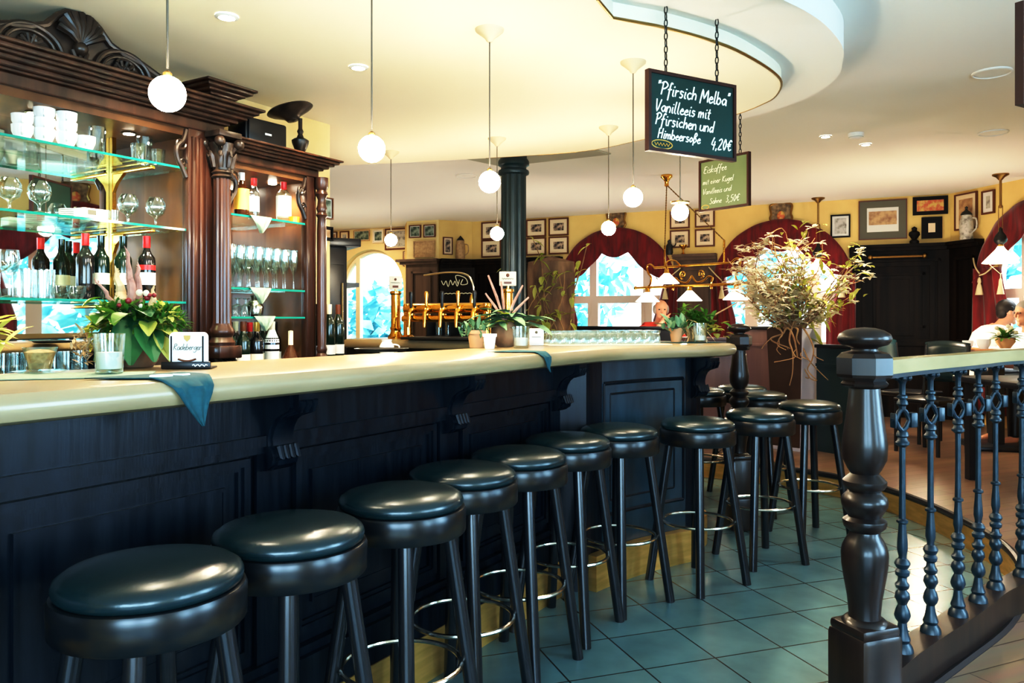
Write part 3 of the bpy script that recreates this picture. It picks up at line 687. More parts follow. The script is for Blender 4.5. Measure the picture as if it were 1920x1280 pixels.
# ================================================================ NEWEL POSTS AND RAILING
def newel(label, loc_, zb, sc=1.0):
    t = thing('newel_post', label, 'newel post', loc_)
    pr = [(100,52),(240,42),(350,52),(400,58),(440,62),(490,60),(525,46),(540,38),(552,48),(566,60),(578,60),(592,54),(600,43),(612,52),(624,61),(638,64),(655,62),(672,54),(685,47),(692,45),(704,59),(712,60),(728,57),(745,41),(758,43),(775,52),(795,60),(820,64),(860,63),(910,57),(980,47),(1035,43),(1046,44),(1050,54),(1060,62),(1070,66)]
    z = lambda y: 1.3-y*.000789
    q = sorted([(r*.00079*sc*1.22 if y > 235 else r*.00079*1.15, z(y)) for y, r in pr[1:]], key=lambda a: a[1])
    MB().lathe(q, n=32).build('turned_shaft', M['newel'], t)
    MB().lathe([(.052,1.113),(.062,1.118),(.066,1.124),(.058,1.132),(.074,1.142),(.0775,1.15),(.0775,1.196),(.066,1.208),(.044,1.214)], n=8, ph=PI/8).build('octagon_cap', M['newel'], t, angle=20)
    MB().lathe([(.04,1.208),(.034,1.218),(.036,1.224),(.060,1.231),(.069,1.241),(.0715,1.250),(.066,1.262),(.05,1.272),(.028,1.278),(0,1.280)], n=32).build('finial', M['newel'], t, angle=60)
    b = MB(); b.lathe([(.083,zb),(.083,.12+zb),(.078,.135+zb),(.078,.42),(.070,.452),(.06,.46)], n=4, ph=PI/4)
    me = MB(); me.b2((-.072,-.072,zb),(.072,.072,.44), bev=.018); me.b2((-.066,-.066,.43),(.066,.066,.462), bev=.012); me.b2((-.08,-.08,zb),(.08,.08,.20), bev=.01)
    me.build('base_block', M['newel'], t, angle=25)
    return t
p = at(1621, 700, 2.23); n1 = newel('large turned dark walnut newel post with mushroom finial in the foreground', (p.x,p.y,0), 0.001)
n1.rotation_euler = (0,0,R(20))
p = at(1386, 650, 5.0); n2 = newel('smaller looking dark newel post behind the rounded bar end', (p.x,p.y,0), 0.001)
n2.rotation_euler = (0,0,R(10))

rail = thing('railing', 'curved railing with pale wooden handrail and blue-black cast iron balusters', 'railing', (0,0,0))
rp = [(1.035,2.305),(1.21,2.48),(1.376,2.63),(1.55,2.78),(1.70,2.917),(1.85,3.06),(2.045,3.21),(2.25,3.40),(2.6,3.66),(3.2,3.8)]
rs_ = smooth_path([Vector((a,b,0)) for a,b in rp], 6)
def sweep_rect(path, w, z0, z1):
    mb = MB(); n = len(path); vs = []
    for i, p in enumerate(path):
        t = (path[min(i+1,n-1)]-path[max(i-1,0)]).normalized(); s = Vector((-t.y,t.x,0))*w/2
        for q, z in ((p-s,z0),(p+s,z0),(p+s,z1),(p-s,z1)): vs.append((q.x,q.y,z))
    fs = [(0,1,2,3),((n-1)*4+3,(n-1)*4+2,(n-1)*4+1,(n-1)*4)]
    for i in range(n-1):
        for k in range(4):
            l = (k+1) % 4; fs.append((i*4+k,i*4+l,(i+1)*4+l,(i+1)*4+k))
    mb.add(vs, fs); return mb
sweep_rect(rs_, .065, 1.142, 1.183).build('handrail', M['railwood'], rail, angle=30)
sweep_rect(rs_, .05, 1.128, 1.142).build('iron_strap', M['iron'], rail, angle=30)
sweep_rect(rs_, .09, ZP+.001, .275).build('base_rail', M['newel'], rail, angle=30)
bq = [(190,24),(196,28),(206,26),(216,17),(226,12),(262,12),(267,20),(274,20),(278,12),(287,20),(296,22),(303,14),(316,13)]
bl = [(388,14),(396,22),(408,24),(414,17),(424,20),(431,27),(438,27),(442,20),(448,12),(560,11.5),(700,13),(706,22),(713,22),(718,14),(740,15),(780,19),(808,20),(832,14),(840,15),(846,24),(858,30),(870,24),(876,18),(886,28),(898,26),(906,16),(922,18),(932,28),(944,24),(950,15),(962,26),(978,29),(990,22),(1002,16),(1022,26),(1040,31),(1054,26),(1066,16),(1090,20),(1108,24),(1124,31),(1136,26),(1150,38),(1167,42)]
zf = lambda y: 1.3-y*.000878
def bal_meshes():
    mb = MB()
    for pr in (bq, bl): mb.lathe(sorted([(r*.00078, zf(y)) for y, r in pr], key=lambda a: a[1]), n=12)
    zt, zbm, zm = zf(312), zf(392), zf(352)
    for s in (-1, 1): mb.tube([(0,0,zt),(s*.012,0,zt-.01),(s*.026,0,zm),(s*.014,0,zbm+.012),(0,0,zbm)], .0075, 8)
    for s in (-1, 1):
        mb.b2((s*.030-.006,-.012,zm-.024),(s*.030+.012*(s>0)+.006*(s>0),.012,zm+.022), bev=.003)
        mb.tube([(s*.026,0,zm),(s*.040,0,zm)], .006, 6)
    for k in range(6):
        a = k*PI/3; mb.sphere((.020*cos(a),.020*sin(a),zf(203)), .009, 8, 6)
    return mb
b0 = None
for i, (x, y) in enumerate([rp[1],rp[2],rp[3],rp[4],rp[5],(2.045,3.21),(2.22,3.37),(2.39,3.51),(2.56,3.64),(2.78,3.71)]):
    if b0 is None: b0 = bal_meshes().build('baluster', M['iron'], rail); b = b0
    else: b = b0.copy(); COL.objects.link(b)
    b.location = (x, y, 0); b.rotation_euler = (0,0,R(15))
# ================================================================ CARVED BACK BAR (two cabinet units)
def scroll(c, r, turns, plane='xz', s=1, a0=0, n=28, tr=.012, shrink=.15):
    pts = []
    for i in range(n+1):
        t = i/n; a = a0+s*2*PI*turns*t; q = r*(1-(1-shrink)*t)
        pts.append((c[0]+q*cos(a), c[1], c[2]+q*sin(a)))
    return pts
def cornice(mb, x0, x1, y0, y1, z, layers, left=True):
    """stack of mouldings: front at y0, returns on the right (and left)"""
    for dz, o in layers:
        mb.b2((x0-(o if left else 0), y0-o, z), (x1+o, y1, z+dz), bev=min(.006, dz*.3)); z += dz
    return z
def column(par, x, y, z0, z1, r):
    MB().lathe([(r*1.0,z0+.16),(r*.97,z0+.19),(r*.94,z0+.6),(r*.9,z1-.22)], c=(x,y,0), n=48, flute=12, famp=.12).build('column_shaft', M['cab'], par)
    b = MB(); b.b2((x-r*1.5,y-r*1.5,z0),(x+r*1.5,y+r*1.5,z0+.06), bev=.006)
    b.lathe([(r*1.35,z0+.06),(r*1.4,z0+.075),(r*1.2,z0+.09),(r*1.1,z0+.10),(r*1.3,z0+.115),(r*1.3,z0+.135),(r*1.05,z0+.15),(r*1.02,z0+.165)], c=(x,y,0), n=24)
    b.build('column_base', M['cab'], par)
    c = MB(); zc = z1-.22
    c.lathe([(r*.92,zc),(r*1.08,zc+.008),(r*.92,zc+.018),(r*1.08,zc+.028),(r*.92,zc+.04),(r*1.0,zc+.06),(r*1.15,zc+.12),(r*1.4,zc+.165)], c=(x,y,0), n=24)
    c.b2((x-r*1.5,y-r*1.5,zc+.19),(x+r*1.5,y+r*1.5,zc+.22), bev=.006)
    for k in range(8):
        a = k*PI/4; d = Vector((cos(a),sin(a),0)); o = Vector((x,y,zc))
        c.tube([o+d*r*1.0+Vector((0,0,.05)), o+d*r*1.25+Vector((0,0,.10)), o+d*r*1.5+Vector((0,0,.115)), o+d*r*1.5+Vector((0,0,.098))], [.012,.015,.011,.006], 6)
    for k in range(4):
        a = PI/4+k*PI/2; d = Vector((cos(a),sin(a),0)); o = Vector((x,y,zc+.165))+d*r*1.75
        c.sphere(o, .026, 10, 8, sc=(1,1,1)); c.tube([Vector((x,y,zc+.13))+d*r*1.0, o], .012, 6)
    c.build('capital', M['carve'], par)

WM = 1.94; WF_ = 1.60
big = thing('carved_back_bar_cabinet', 'tall carved mahogany back bar unit with mirror, glass shelves and scroll pediment', 'back bar cabinet', P0, RZB)
X0, X1 = .32, 1.80
MB().b2((X0,1.50,.0),(X1,WM+.03,1.0)).b2((X0-.0,1.46,.965),(X1-.001,WM,1.0)).build('base_cabinet', M['cab'], big, smooth=False)
MB().b2((X0,WM,1.0),(X1,WM+.03,2.19)).build('back_board', M['cabback'], big, smooth=False)
MB().b2((X0+.1,WM-.006,1.02),(1.62,WM-.001,2.15)).build('mirror', M['mirror'], big, smooth=False)
MB().b2((X0,WF_,2.15),(X1,WM,2.19)).build('cabinet_ceiling', M['cabback'], big, smooth=False)
MB().b2((1.615,WF_+.02,1.0),(1.66,WM,2.15)).build('side_panel', M['cabback'], big, smooth=False)
MB().b2((X0+.06,WF_+.02,1.0),(X0+.1,WM,2.15)).build('side_panel', M['cabback'], big, smooth=False)
p = MB(); p.b2((1.60,WF_-.015,1.0),(1.70,WF_+.03,2.19), bev=.006); p.b2((1.615,WF_-.028,1.03),(1.635,WF_,2.15), bev=.004); p.b2((1.655,WF_-.028,1.03),(1.675,WF_,2.15), bev=.004); p.build('stile', M['cab'], big)
p = MB(); p.b2((1.70,WF_-.01,1.0),(1.80,WM,2.19), bev=.006); p.build('stile', M['cab'], big)
p = MB(); p.b2((X0,WF_-.015,1.0),(X0+.1,WF_+.03,2.19), bev=.006); p.build('stile', M['cab'], big)
column(big, 1.755, WF_-.055, 1.12, 2.19, .044); column(big, X0+.04, WF_-.055, 1.12, 2.19, .044)
# scroll foot under the column
f = MB(); f.b2((1.69,WF_-.12,1.0),(1.82,WF_,1.035), bev=.006)
for x in (1.715, 1.795):
    f.tube([(x,y,z) for y, z in ((WF_-.02,1.13),(WF_-.07,1.12),(WF_-.10,1.09),(WF_-.085,1.06),(WF_-.055,1.055),(WF_-.06,1.08))], [.016,.018,.018,.016,.013,.01], 8)
for k in range(3): f.tube([(1.735+k*.02,WF_-.03,1.125),(1.735+k*.02,WF_-.09,1.10),(1.735+k*.02,WF_-.11,1.04)], .011, 6)
f.build('scroll_foot', M['carve'], big)
c = MB(); zt = cornice(c, X0, X1, WF_-.02, WM+.02, 2.185, [(.05,.0),(.012,.018),(.018,.045),(.016,.075),(.012,.095),(.018,.115),(.012,.135)])
c.build('cornice', M['cab'], big, smooth=False)
k = MB(); cornice(k, 1.70, 1.82, WF_-.05, WF_+.12, zt-.001, [(.035,.0),(.014,.02),(.014,.045),(.016,.07),(.012,.085)]); k.build('cornice_block', M['cab'], big, smooth=False)
k = MB(); cornice(k, X0-.02, X0+.10, WF_-.05, WF_+.12, zt-.001, [(.035,.0),(.014,.02),(.014,.045),(.016,.07),(.012,.085)]); k.build('cornice_block', M['cab'], big, smooth=False)
# pediment
xc = 1.06; zp = zt; yp = 1.56
half = [(-.0,.205),(.05,.200),(.085,.175),(.13,.125),(.19,.10),(.27,.085),(.36,.05),(.46,.022),(.58,.0)]
outl_ = [(xc+a, zp+b) for a, b in half]
outl_ = outl_+[(xc-a, zp+b) for a, b in reversed(half)][:-1]
q = [(x, z) for x, z in outl_]
pm = MB(); n = len(q); vs = [(x, y, z) for y in (yp-.012, yp+.05) for x, z in q]; fs = [(i,(i+1)%n,n+(i+1)%n,n+i) for i in range(n)]
for t in tessellate_polygon([[Vector((x,z,0)) for x, z in q]]): fs += [t, tuple(n+j for j in reversed(t))]
pm.add(vs, fs)
pm.tube([(x, yp-.018, z-.006) for x, z in outl_[:9]], .014, 8); pm.tube([(x, yp-.018, z-.006) for x, z in outl_[9:]+[outl_[0]]], .014, 8)
pm.build('pediment', M['carve'], big)
sc_ = MB()
for s in (-1, 1):
    for r_, tr in ((.098,.011),(.076,.008)):
        sc_.tube([(xc+s*.19+ -s*r_*cos(PI*i/16)*1.25, yp-.022, zp+.004+r_*sin(PI*i/16)) for i in range(17)], tr, 8)
    sc_.tube([(xc+s*.19+q[0], yp-.022, zp+.03+q[2]) for q in scroll((0,0,0), .05, 1.5, s=s)], .008, 6)
    for j in range(6):
        a = PI*(j+.5)/6; sc_.tube([(xc+s*.19, yp-.02, zp+.02),(xc+s*.19+.055*cos(a), yp-.026, zp+.02+.045*sin(a))], [.004,.009], 6)
    sc_.tube([(xc+s*.30, yp-.02, zp+.05),(xc+s*.40, yp-.022, zp+.022),(xc+s*.52, yp-.02, zp+.008)], [.010,.008,.004], 6)
sc_.build('scroll_carving', M['carve'], big)
sh = MB()
for j in range(9):
    a = PI*(j+.5)/9
    sh.tube([(xc, yp-.03, zp+.075),(xc+.05*cos(a), yp-.048, zp+.10+.04*sin(a)),(xc+.088*cos(a), yp-.03, zp+.115+.085*sin(a))], [.008,.014,.018], 8)
sh.sphere((xc, yp-.03, zp+.06), .028, 12, 8)
for j in range(3): sh.tube([(xc-.03+.03*j, yp-.025, zp+.05),(xc-.01+.01*j, yp-.03, zp+.0)], .009, 6)
sh.build('shell_carving', M['carve'], big)
# carved corner bracket inside
def corner_bracket(par, x, z, s, m=None):
    b = MB(); P_ = smooth_path([(x, WF_+.0, z),(x+s*.015, WF_, z-.05),(x+s*.05, WF_, z-.09),(x+s*.045,WF_,z-.14),(x+s*.02,WF_,z-.18),(x+s*.0,WF_,z-.22)], 4)
    b.tube(P_, .012, 8); b.tube(scroll((x+s*.035,WF_-.005,z-.07), .03, 1.2, s=s), .006, 6); b.tube(scroll((x+s*.02,WF_-.005,z-.155), .02, 1.2, s=-s), .005, 6)
    b.build('carved_bracket', M['carve'], par)
corner_bracket(big, 1.60, 2.18, -1)
# glass shelves
ZS = [2.005, 1.722, 1.386]
def shelf(par, x0, x1, z, y0=WF_, y1=WM-.01, th=.010):
    g = MB().b2((x0,y0+.002,z-th),(x1,y1,z)).build('glass_shelf', M['shelfglass'], par, smooth=False)
    MB().b2((x0,y0,z-th),(x1,y0+.0025,z)).build('shelf_edge', M['shelfedge'], g, smooth=False)
for z in ZS: shelf(big, X0+.1, 1.612, z)
# brass shelf posts with bracket arms
for s in (1.445, .60):
    b = MB(); b.b2((s-.010,WM-.03,1.0),(s+.010,WM-.008,2.15)).build('brass_post', M['brass'], big, smooth=False)
    for z in ZS:
        a = MB(); zt_ = z-.012
        a.b2((s-.012,WF_+.02,zt_-.018),(s+.012,WM-.02,zt_-.002), bev=.004)
        a.add([(s-.008,WM-.03,zt_-.10),(s+.008,WM-.03,zt_-.10),(s-.008,WM-.03,zt_-.018),(s+.008,WM-.03,zt_-.018),(s-.008,WM-.11,zt_-.018),(s+.008,WM-.11,zt_-.018),(s-.008,WM-.055,zt_-.06),(s+.008,WM-.055,zt_-.06)],
              [(0,2,4,6),(1,7,5,3),(0,6,7,1),(6,4,5,7),(4,2,3,5)])
        a.build('shelf_arm', M['brass'], big)
for s in (.55, 1.0, 1.42):
    MB().lathe([(.032,0),(.034,-.006),(.026,-.008)], c=(s,1.76,2.15), n=20).build('spot_ring', M['chrome'], big)
    MB().lathe([(0,-.004),(.024,-.004),(.024,-.009),(0,-.010)], c=(s,1.76,2.15), n=20).build('spot_lamp', M['spotcab'], big)

sm = thing('small_back_bar_cabinet', 'lower carved mahogany back bar unit with glass shelves, right of the mirror unit', 'back bar cabinet', P0, RZB)
A0, A1 = 1.80, 2.43
MB().b2((A0+.001,1.52,0),(A1+.02,WM+.03,1.0)).b2((A0+.025,1.49,.965),(A1+.04,WM,1.0)).build('base_cabinet', M['cab'], sm, smooth=False)
MB().b2((A0+.001,WM,1.0),(A1,WM+.03,2.08)).build('back_board', M['cabback'], sm, smooth=False)
MB().b2((A0+.03,WM-.006,1.02),(A1-.05,WM-.001,2.05)).build('mirror', M['mirror'], sm, smooth=False)
MB().b2((A0+.001,WF_,2.05),(A1,WM,2.085)).build('cabinet_ceiling', M['cabback'], sm, smooth=False)
MB().b2((A1-.06,WF_+.02,1.0),(A1-.005,WM,2.05)).build('side_panel', M['cabback'], sm, smooth=False)
p = MB(); p.b2((A1-.085,WF_-.015,1.0),(A1-.03,WF_+.03,2.08), bev=.005); p.b2((A1-.03,WF_,1.0),(A1,WM,2.08), bev=.005); p.build('stile', M['cab'], sm)
MB().lathe([(.030,1.0),(.034,1.03),(.034,1.10),(.024,1.12),(.030,1.14),(.024,1.16),(.027,1.30),(.026,1.80),(.023,1.86),(.031,1.875),(.023,1.89),(.030,1.91),(.024,1.93),(.021,1.96),(.034,1.99),(.026,2.01),(.036,2.03),(.036,2.08)], c=(A1+.005,WF_-.035,0), n=20).build('turned_column', M['cab'], sm)
c = MB(); zt2 = cornice(c, A0+.02, A1, WF_-.02, WM+.02, 2.078, [(.04,.0),(.012,.018),(.014,.04),(.012,.06),(.014,.08),(.010,.095)], left=False); c.build('cornice', M['cab'], sm, smooth=False)
corner_bracket(sm, A1-.085, 2.07, -1)
corner_bracket(sm, A0+.03, 2.07, 1)
ZQ = [1.825, 1.462, 1.318]
for z in ZQ: shelf(sm, A0+.005, A1-.085, z)
for s in (1.98, 2.28):
    MB().lathe([(0,-.001),(.022,-.001),(.022,-.008),(0,-.010)], c=(s,1.78,2.05), n=20).build('spot_lamp', M['spotcab'], sm)

# ---- things on top
t = thing('loudspeaker', 'black loudspeaker box lying on top of the lower back bar unit', 'loudspeaker', B(2.10,1.67,zt2+.001), RZB-R(4))
MB().b2((-.13,-.05,0),(.13,.10,.15), bev=.012).build('cabinet', M['black'], t); MB().b2((-.118,-.062,.01),(.118,-.048,.14), bev=.006).build('grille', M['black'], t)
MB().b2((-.02,-.064,.07),(.02,-.061,.08)).build('badge', M['white'], t, smooth=False)
t = thing('torch_finial', 'turned dark urn with tilted dish on top of the lower back bar unit', 'ornament', B(2.33,1.62,zt2+.001))
MB().lathe([(.034,0),(.030,.012),(.018,.022),(.03,.04),(.044,.075),(.046,.09),(.036,.098),(.02,.105),(.012,.125),(.018,.14),(.011,.155),(.011,.21)], n=24).build('urn', M['carve'], t)
MB().lathe([(.0,-.045),(.03,-.04),(.045,-.02),(.11,.01),(.125,.02),(.12,.026),(.105,.02),(.0,.005)], n=32, M=Matrix.Translation((-.05,.0,.235)) @ Matrix.Rotation(R(-16), 4, 'Y')).build('dish', M['carve'], t)

# ================================================================ GLASSES AND BOTTLES
def tumbler(label, r=.036, h=.10, m='glass'):
    o = MB().lathe([(0,.004),(r*.8,.004),(r*.88,0),(r*.9,.01),(r,h),(r*.94,h),(r*.84,.014),(0,.012)], n=20).build('tumbler', M[m]); return tag(o, label, 'glass')
def stem(label, name, pr, n=20, m='glass'):
    o = MB().lathe(pr, n=n, caps=False).build(name, M[m]); return tag(o, label, 'glass')
BR = [(.033,0),(.030,.004),(.006,.010),(.005,.030),(.012,.040),(.034,.055),(.043,.080),(.040,.105),(.028,.128),(.0265,.128),(.038,.104),(.041,.080),(.032,.058),(.0,.046)]
WG_ = [(.034,0),(.030,.003),(.005,.010),(.004,.075),(.014,.088),(.032,.115),(.036,.145),(.031,.185),(.0295,.185),(.034,.145),(.030,.118),(.0,.092)]
FL = [(.030,0),(.026,.003),(.004,.009),(.0035,.080),(.010,.092),(.022,.125),(.025,.165),(.022,.215),(.021,.215),(.0235,.165),(.020,.126),(.0,.096)]
def bottle(name, label, h=.29, r=.037, m='bottlegreen', cap='bottleblack', lab=None, lz=(.08,.16), neck=.013, sh=.62, cat='bottle', lab2=None):
    t = thing(name, label, cat)
    MB().lathe([(0,.0),(r*.9,.0),(r,.008),(r,h*sh),(r*.93,h*(sh+.05)),(r*.6,h*(sh+.11)),(neck*1.1,h*(sh+.17)),(neck,h*.97),(neck*1.15,h*.975),(neck*1.15,h),(0,h)], n=20).build('glass_body', M[m], t)
    MB().lathe([(neck*1.12,h*.82),(neck*1.2,h*.83),(neck*1.25,h*1.004),(0,h*1.008)], n=14).build('cap', M[cap], t)
    if lab: MB().lathe([(r*1.012,lz[0]),(r*1.012,lz[1])], n=20, caps=False).build('paper_label', M[lab], t)
    if lab2: MB().lathe([(r*1.012,lz[1]+.012),(r*1.012,lz[1]+.034)], n=20, caps=False).build('neck_label', M[lab2], t)
    return t
def put(o, s, w, z, rz=0): o.location = B(s, w, z+.001); o.rotation_euler = (0,0,rz); return o
def cup(label, h=.058, r=.040):
    t = thing('white_cup', label, 'cup')
    MB().lathe([(0,0),(r*.62,0),(r*.66,.006),(r*.95,h*.55),(r,h),(r*.94,h),(r*.86,h*.5),(0,.010)], n=20).build('bowl', M['white'], t)
    MB().tube([(r*.9,0,h*.8),(r*1.4,0,h*.75),(r*1.4,0,h*.4),(r*.8,0,h*.3)], .004, 6).build('handle', M['white'], t)
    return t
def bx(px, w): return bs(px, w)
# top shelf of mirror unit
cp = cup('topmost white cup of the left tall stack on the top glass shelf'); cp['group'] = 'white cups on the top glass shelf'
z0 = ZS[0]; first = True
cw = WF_+.05
rank = ['lowest','second','third','topmost']
for px, nn, what, w in ((42,2,'short stack at the far left',cw+.02),(83,3,'taller left stack',cw+.01),(125,3,'right-hand tall stack',cw)):
    for i in range(nn):
        nm = 'topmost' if i == nn-1 else ('lowest' if i == 0 else 'middle')
        lb = '%s white cup of the %s on the top glass shelf' % (nm, what)
        o = cp if first else dup(cp); first = False
        o['label'] = lb; put(o, bx(px, w), w, z0+i*.0415, R(-60))
o = dup(cp, label='single white cup beside the tall stacks on the top glass shelf'); put(o, bx(160, cw), cw, z0, R(-60))
o = tumbler('clear tumbler left of the brass post on the top glass shelf', .034, .115); put(o, bx(182,1.68), 1.68, z0)
o = tumbler('low wide tumbler under the stacked jar on the top glass shelf', .038, .075); put(o, bx(262,1.66), 1.66, z0)
o = tumbler('tall clear jar standing at the back of the top glass shelf', .036, .13); put(o, bx(271,1.74), 1.74, z0)
o = tumbler('short tumbler at the right end of the top glass shelf', .031, .070); put(o, bx(297,1.67), 1.67, z0)
# second shelf
z1 = ZS[1]
b0_ = stem('leftmost balloon brandy glass on the middle glass shelf', 'brandy_glass', BR); put(b0_, bx(18,1.66), 1.66, z1); b0_['group'] = 'brandy glasses on the middle shelf'
for px, w, lb in ((74,1.65,'second balloon brandy glass from the left on the middle glass shelf'),(240,1.66,'balloon brandy glass just right of the brass post on the middle shelf'),(292,1.64,'balloon brandy glass at the right end of the middle glass shelf')):
    put(dup(b0_, label=lb), bx(px,w), w, z1)
pl = MB().lathe([(0,.0),(.035,0),(.06,.008),(.062,.012),(.036,.005),(0,.004)], n=28).build('saucer', M['white']); pl['category'] = 'saucer'; pl['group'] = 'saucers on the middle shelf'
pl['label'] = 'white saucers stacked on the middle glass shelf'
put(pl, bx(140,1.80), 1.80, z1)
for i in range(1, 6): put(dup(pl), bx(140,1.80), 1.80, z1+i*.008)
t = thing('white_napkin_holder', 'low white box with dark print lying on the middle glass shelf', 'box'); put(t, bx(172,1.64), 1.64, z1, RZB)
MB().b2((-.055,-.03,0),(.055,.04,.042), bev=.006).build('carton', M['white'], t); MB().b2((-.035,-.032,.014),(.0,-.0295,.034)).build('print_block', M['framegrey'], t, smooth=False)
o = tumbler('small clear tumbler in front of the brass post on the middle shelf', .024, .045); put(o, bx(212,1.63), 1.63, z1)
# third shelf
z2 = ZS[2]
o = stem('stemmed wine glass at the left end of the lowest glass shelf', 'wine_glass', WG_); put(o, bx(18,1.66), 1.66, z2)
for i, (px, w, h) in enumerate(((36,1.72,.105),(50,1.645,.115),(62,1.72,.115),(80,1.645,.11),(90,1.72,.12))):
    o = tumbler(['clear tumbler next to the wine glass on the lowest glass shelf','second tumbler of the cluster on the lowest glass shelf','middle tumbler of the cluster on the lowest glass shelf','fourth tumbler of the cluster on the lowest glass shelf','rightmost tumbler of the cluster on the lowest glass shelf'][i], .027, h); o['group'] = 'tumblers on the lowest glass shelf'; put(o, bx(px,w), w, z2)
def glass_mug(label):
    t = thing('glass_cup', label, 'cup'); MB().lathe([(0,.003),(.024,0),(.034,.02),(.038,.055),(.036,.055),(.031,.022),(0,.008)], n=20).build('bowl', M['glass'], t)
    MB().torus((0,0,0), .018, .0035, 16, 6, M=Matrix.Translation((.045,0,.03)) @ Matrix.Rotation(PI/2,4,'X')).build('handle', M['glass'], t); return t
g1 = glass_mug('left glass tea cup on the lowest glass shelf'); put(g1, bx(112,1.64), 1.64, z2, R(-60))
put(dup(g1, label='right glass tea cup on the lowest glass shelf'), bx(143,1.66), 1.66, z2, R(-60))
for px, w, m, cap, lab, lb in ((160,1.76,'bottleblack','red','bottleblack','dark bottle with red foil neck left on the lowest glass shelf'),(189,1.78,'bottlegreen','bottlegreen','cream','dark green bottle with cream label left of the brass post'),(231,1.72,'bottlegreen','bottlegreen','white','dark green bottle right of the brass post behind the dried plume')):
    put(bottle('wine_bottle', lb, .285, .036, m, cap, lab, (.07,.12)), bx(px,w), w, z2)
put(bottle('wine_bottle', 'red-necked black wine bottle with white label at the right end of the shelf', .288, .037, 'bottleblack', 'red', 'mountwhite', (.07,.125), lab2='red'), bx(275,1.66), 1.66, z2)
# base counter glasses row under the mirror
for i, px in enumerate((4,30,56,100,126,152)):
    o = tumbler('short clear tumbler on the back counter below the mirror', .03, .085); o['group'] = 'tumblers on the back counter'; put(o, bx(px,1.56+.02*(i%2)), 1.56+.02*(i%2), 1.0+.09)
put(tag(MB().b2((-.32,-.07,0),(.32,.07,.088), bev=.008).build('glass_drying_box', M['black']), 'long black ledge carrying the short tumblers on the back counter', 'ledge'), bx(75,1.58), 1.58, 1.0, RZB)

# ---- right unit contents
zA, zB2, zC = ZQ
put(bottle('spirit_bottle', 'brown bottle with orange label at the left of the upper shelf', .215, .034, 'bottlebrown', 'bottleblack', 'labelgold', (.04,.12)), 1.868, 1.76, zA)
put(bottle('liqueur_bottle', 'brown bottle with large yellow label and white cap on the upper shelf', .218, .038, 'bottlebrown', 'white', 'labelgold', (.03,.135), sh=.58), bx(453,1.66), 1.66, zA)
put(bottle('clear_spirit_bottle', 'clear bottle with red cap next to the yellow-labelled bottle', .215, .028, 'glass', 'red', 'mountwhite', (.04,.12)), bx(476,1.72), 1.72, zA)
put(bottle('clear_spirit_bottle', 'pale bottle with red stopper and white label right on the upper shelf', .216, .040, 'glass', 'red', 'mountwhite', (.03,.14), sh=.66), bx(532,1.68), 1.68, zA)
o = tumbler('small amber glass dish at the right end of the upper shelf', .030, .03, 'amber'); put(o, 2.30, 1.635, zA)
f0 = stem('champagne flute in the front row on the second shelf', 'champagne_flute', FL, 14); f0['group'] = 'champagne flutes on the second shelf'; put(f0, bx(422,1.65), 1.65, zB2)
for r_, w in enumerate((1.65, 1.73, 1.81)):
    sa, sb = A0+.035, A1-.12
    for i in range(9):
        if r_ == 0 and i == 0: put(f0, sa, w, zB2); continue
        s = sa+(sb-sa)*i/8
        put(dup(f0, label=('champagne flute in the %s row on the second shelf' % ['front','middle','back'][r_])), s, w, zB2)
for i in range(4):
    s_ = A0+.05+i*.055
    o = stem('upturned small glass at the left of the third shelf', 'small_glass', [(.022,.0),(.026,.05),(.027,.052),(.020,.055),(.006,.065),(.005,.085),(.022,.093)], 14); o['group'] = 'upturned glasses on the third shelf'; put(o, s_, 1.68, zC)
put(tag(MB().lathe([(.02,0),(.04,.012),(.046,.05),(.03,.08),(.02,.085),(.026,.11),(.0,.115)], n=20).build('sugar_jar', M['chrome']), 'round metal jar beside the cloth on the third shelf', 'jar'), bx(478,1.74), 1.74, zC)
# bottles on the counter
bl_ = [(430,1.66,.262,'bottlegreen','bottleblack','dark bottle at the left end of the counter bottles'),(441,1.74,.265,'bottleblack','mount','black bottle with cream capsule, second on the counter'),(456,1.66,.265,'bottlegreen','frame','green bottle with brown capsule, third on the counter'),(468,1.74,.26,'bottlebrown','red','brown bottle with red capsule, fourth on the counter'),
       (481,1.66,.262,'bottleblack','goldfoil','black bottle with gold capsule, fifth on the counter'),(494,1.74,.265,'bottlegreen','mountwhite','green bottle with white capsule, sixth on the counter'),(515,1.81,.262,'bottleblack','bottleblack','black bottle right of the white-shouldered bottle')]
for i, (px, w, h, m, cap, lb) in enumerate(bl_):
    o = bottle('wine_bottle', lb, h, .035, m, cap, ['mountwhite','cream','mountwhite'][i%3], (.05,.10)); o['group'] = 'bottles on the back counter'; put(o, bx(px,w), w, 1.001+.025)
o = bottle('white_shouldered_bottle', 'bottle with white shoulder sleeve and cork on the back counter', .265, .037, 'bottleblack', 'mount', 'mountwhite', (.06,.11), lab2='white'); put(o, bx(510,1.665), 1.665, 1.026)
MB().lathe([(.038,.155),(.036,.172),(.024,.20),(.016,.222)], n=18, caps=False).build('shoulder_sleeve', M['white'], o)
o = thing('pyramid_decanter', 'squat triangular bottle with tall pale neck and white label on the counter', 'bottle'); put(o, bx(545,1.645), 1.645, 1.026)
MB().lathe([(0,0),(.06,0),(.062,.012),(.055,.05),(.028,.11),(.012,.14),(.011,.21),(0,.212)], n=24).build('glass_body', M['bottlebrown'], o); MB().lathe([(.014,.14),(.014,.215),(0,.218)], n=12).build('stopper', M['mount'], o)
MB().lathe([(.0635,.012),(.0575,.048)], n=24, caps=False).build('paper_label', M['mountwhite'], o)
put(tag(MB().b2((-.21,-.08,0),(.21,.10,.024), bev=.004).build('bottle_tray', M['black']), 'flat black tray under the bottles on the back counter', 'tray'), bx(497,1.70), 1.70, 1.0, RZB)
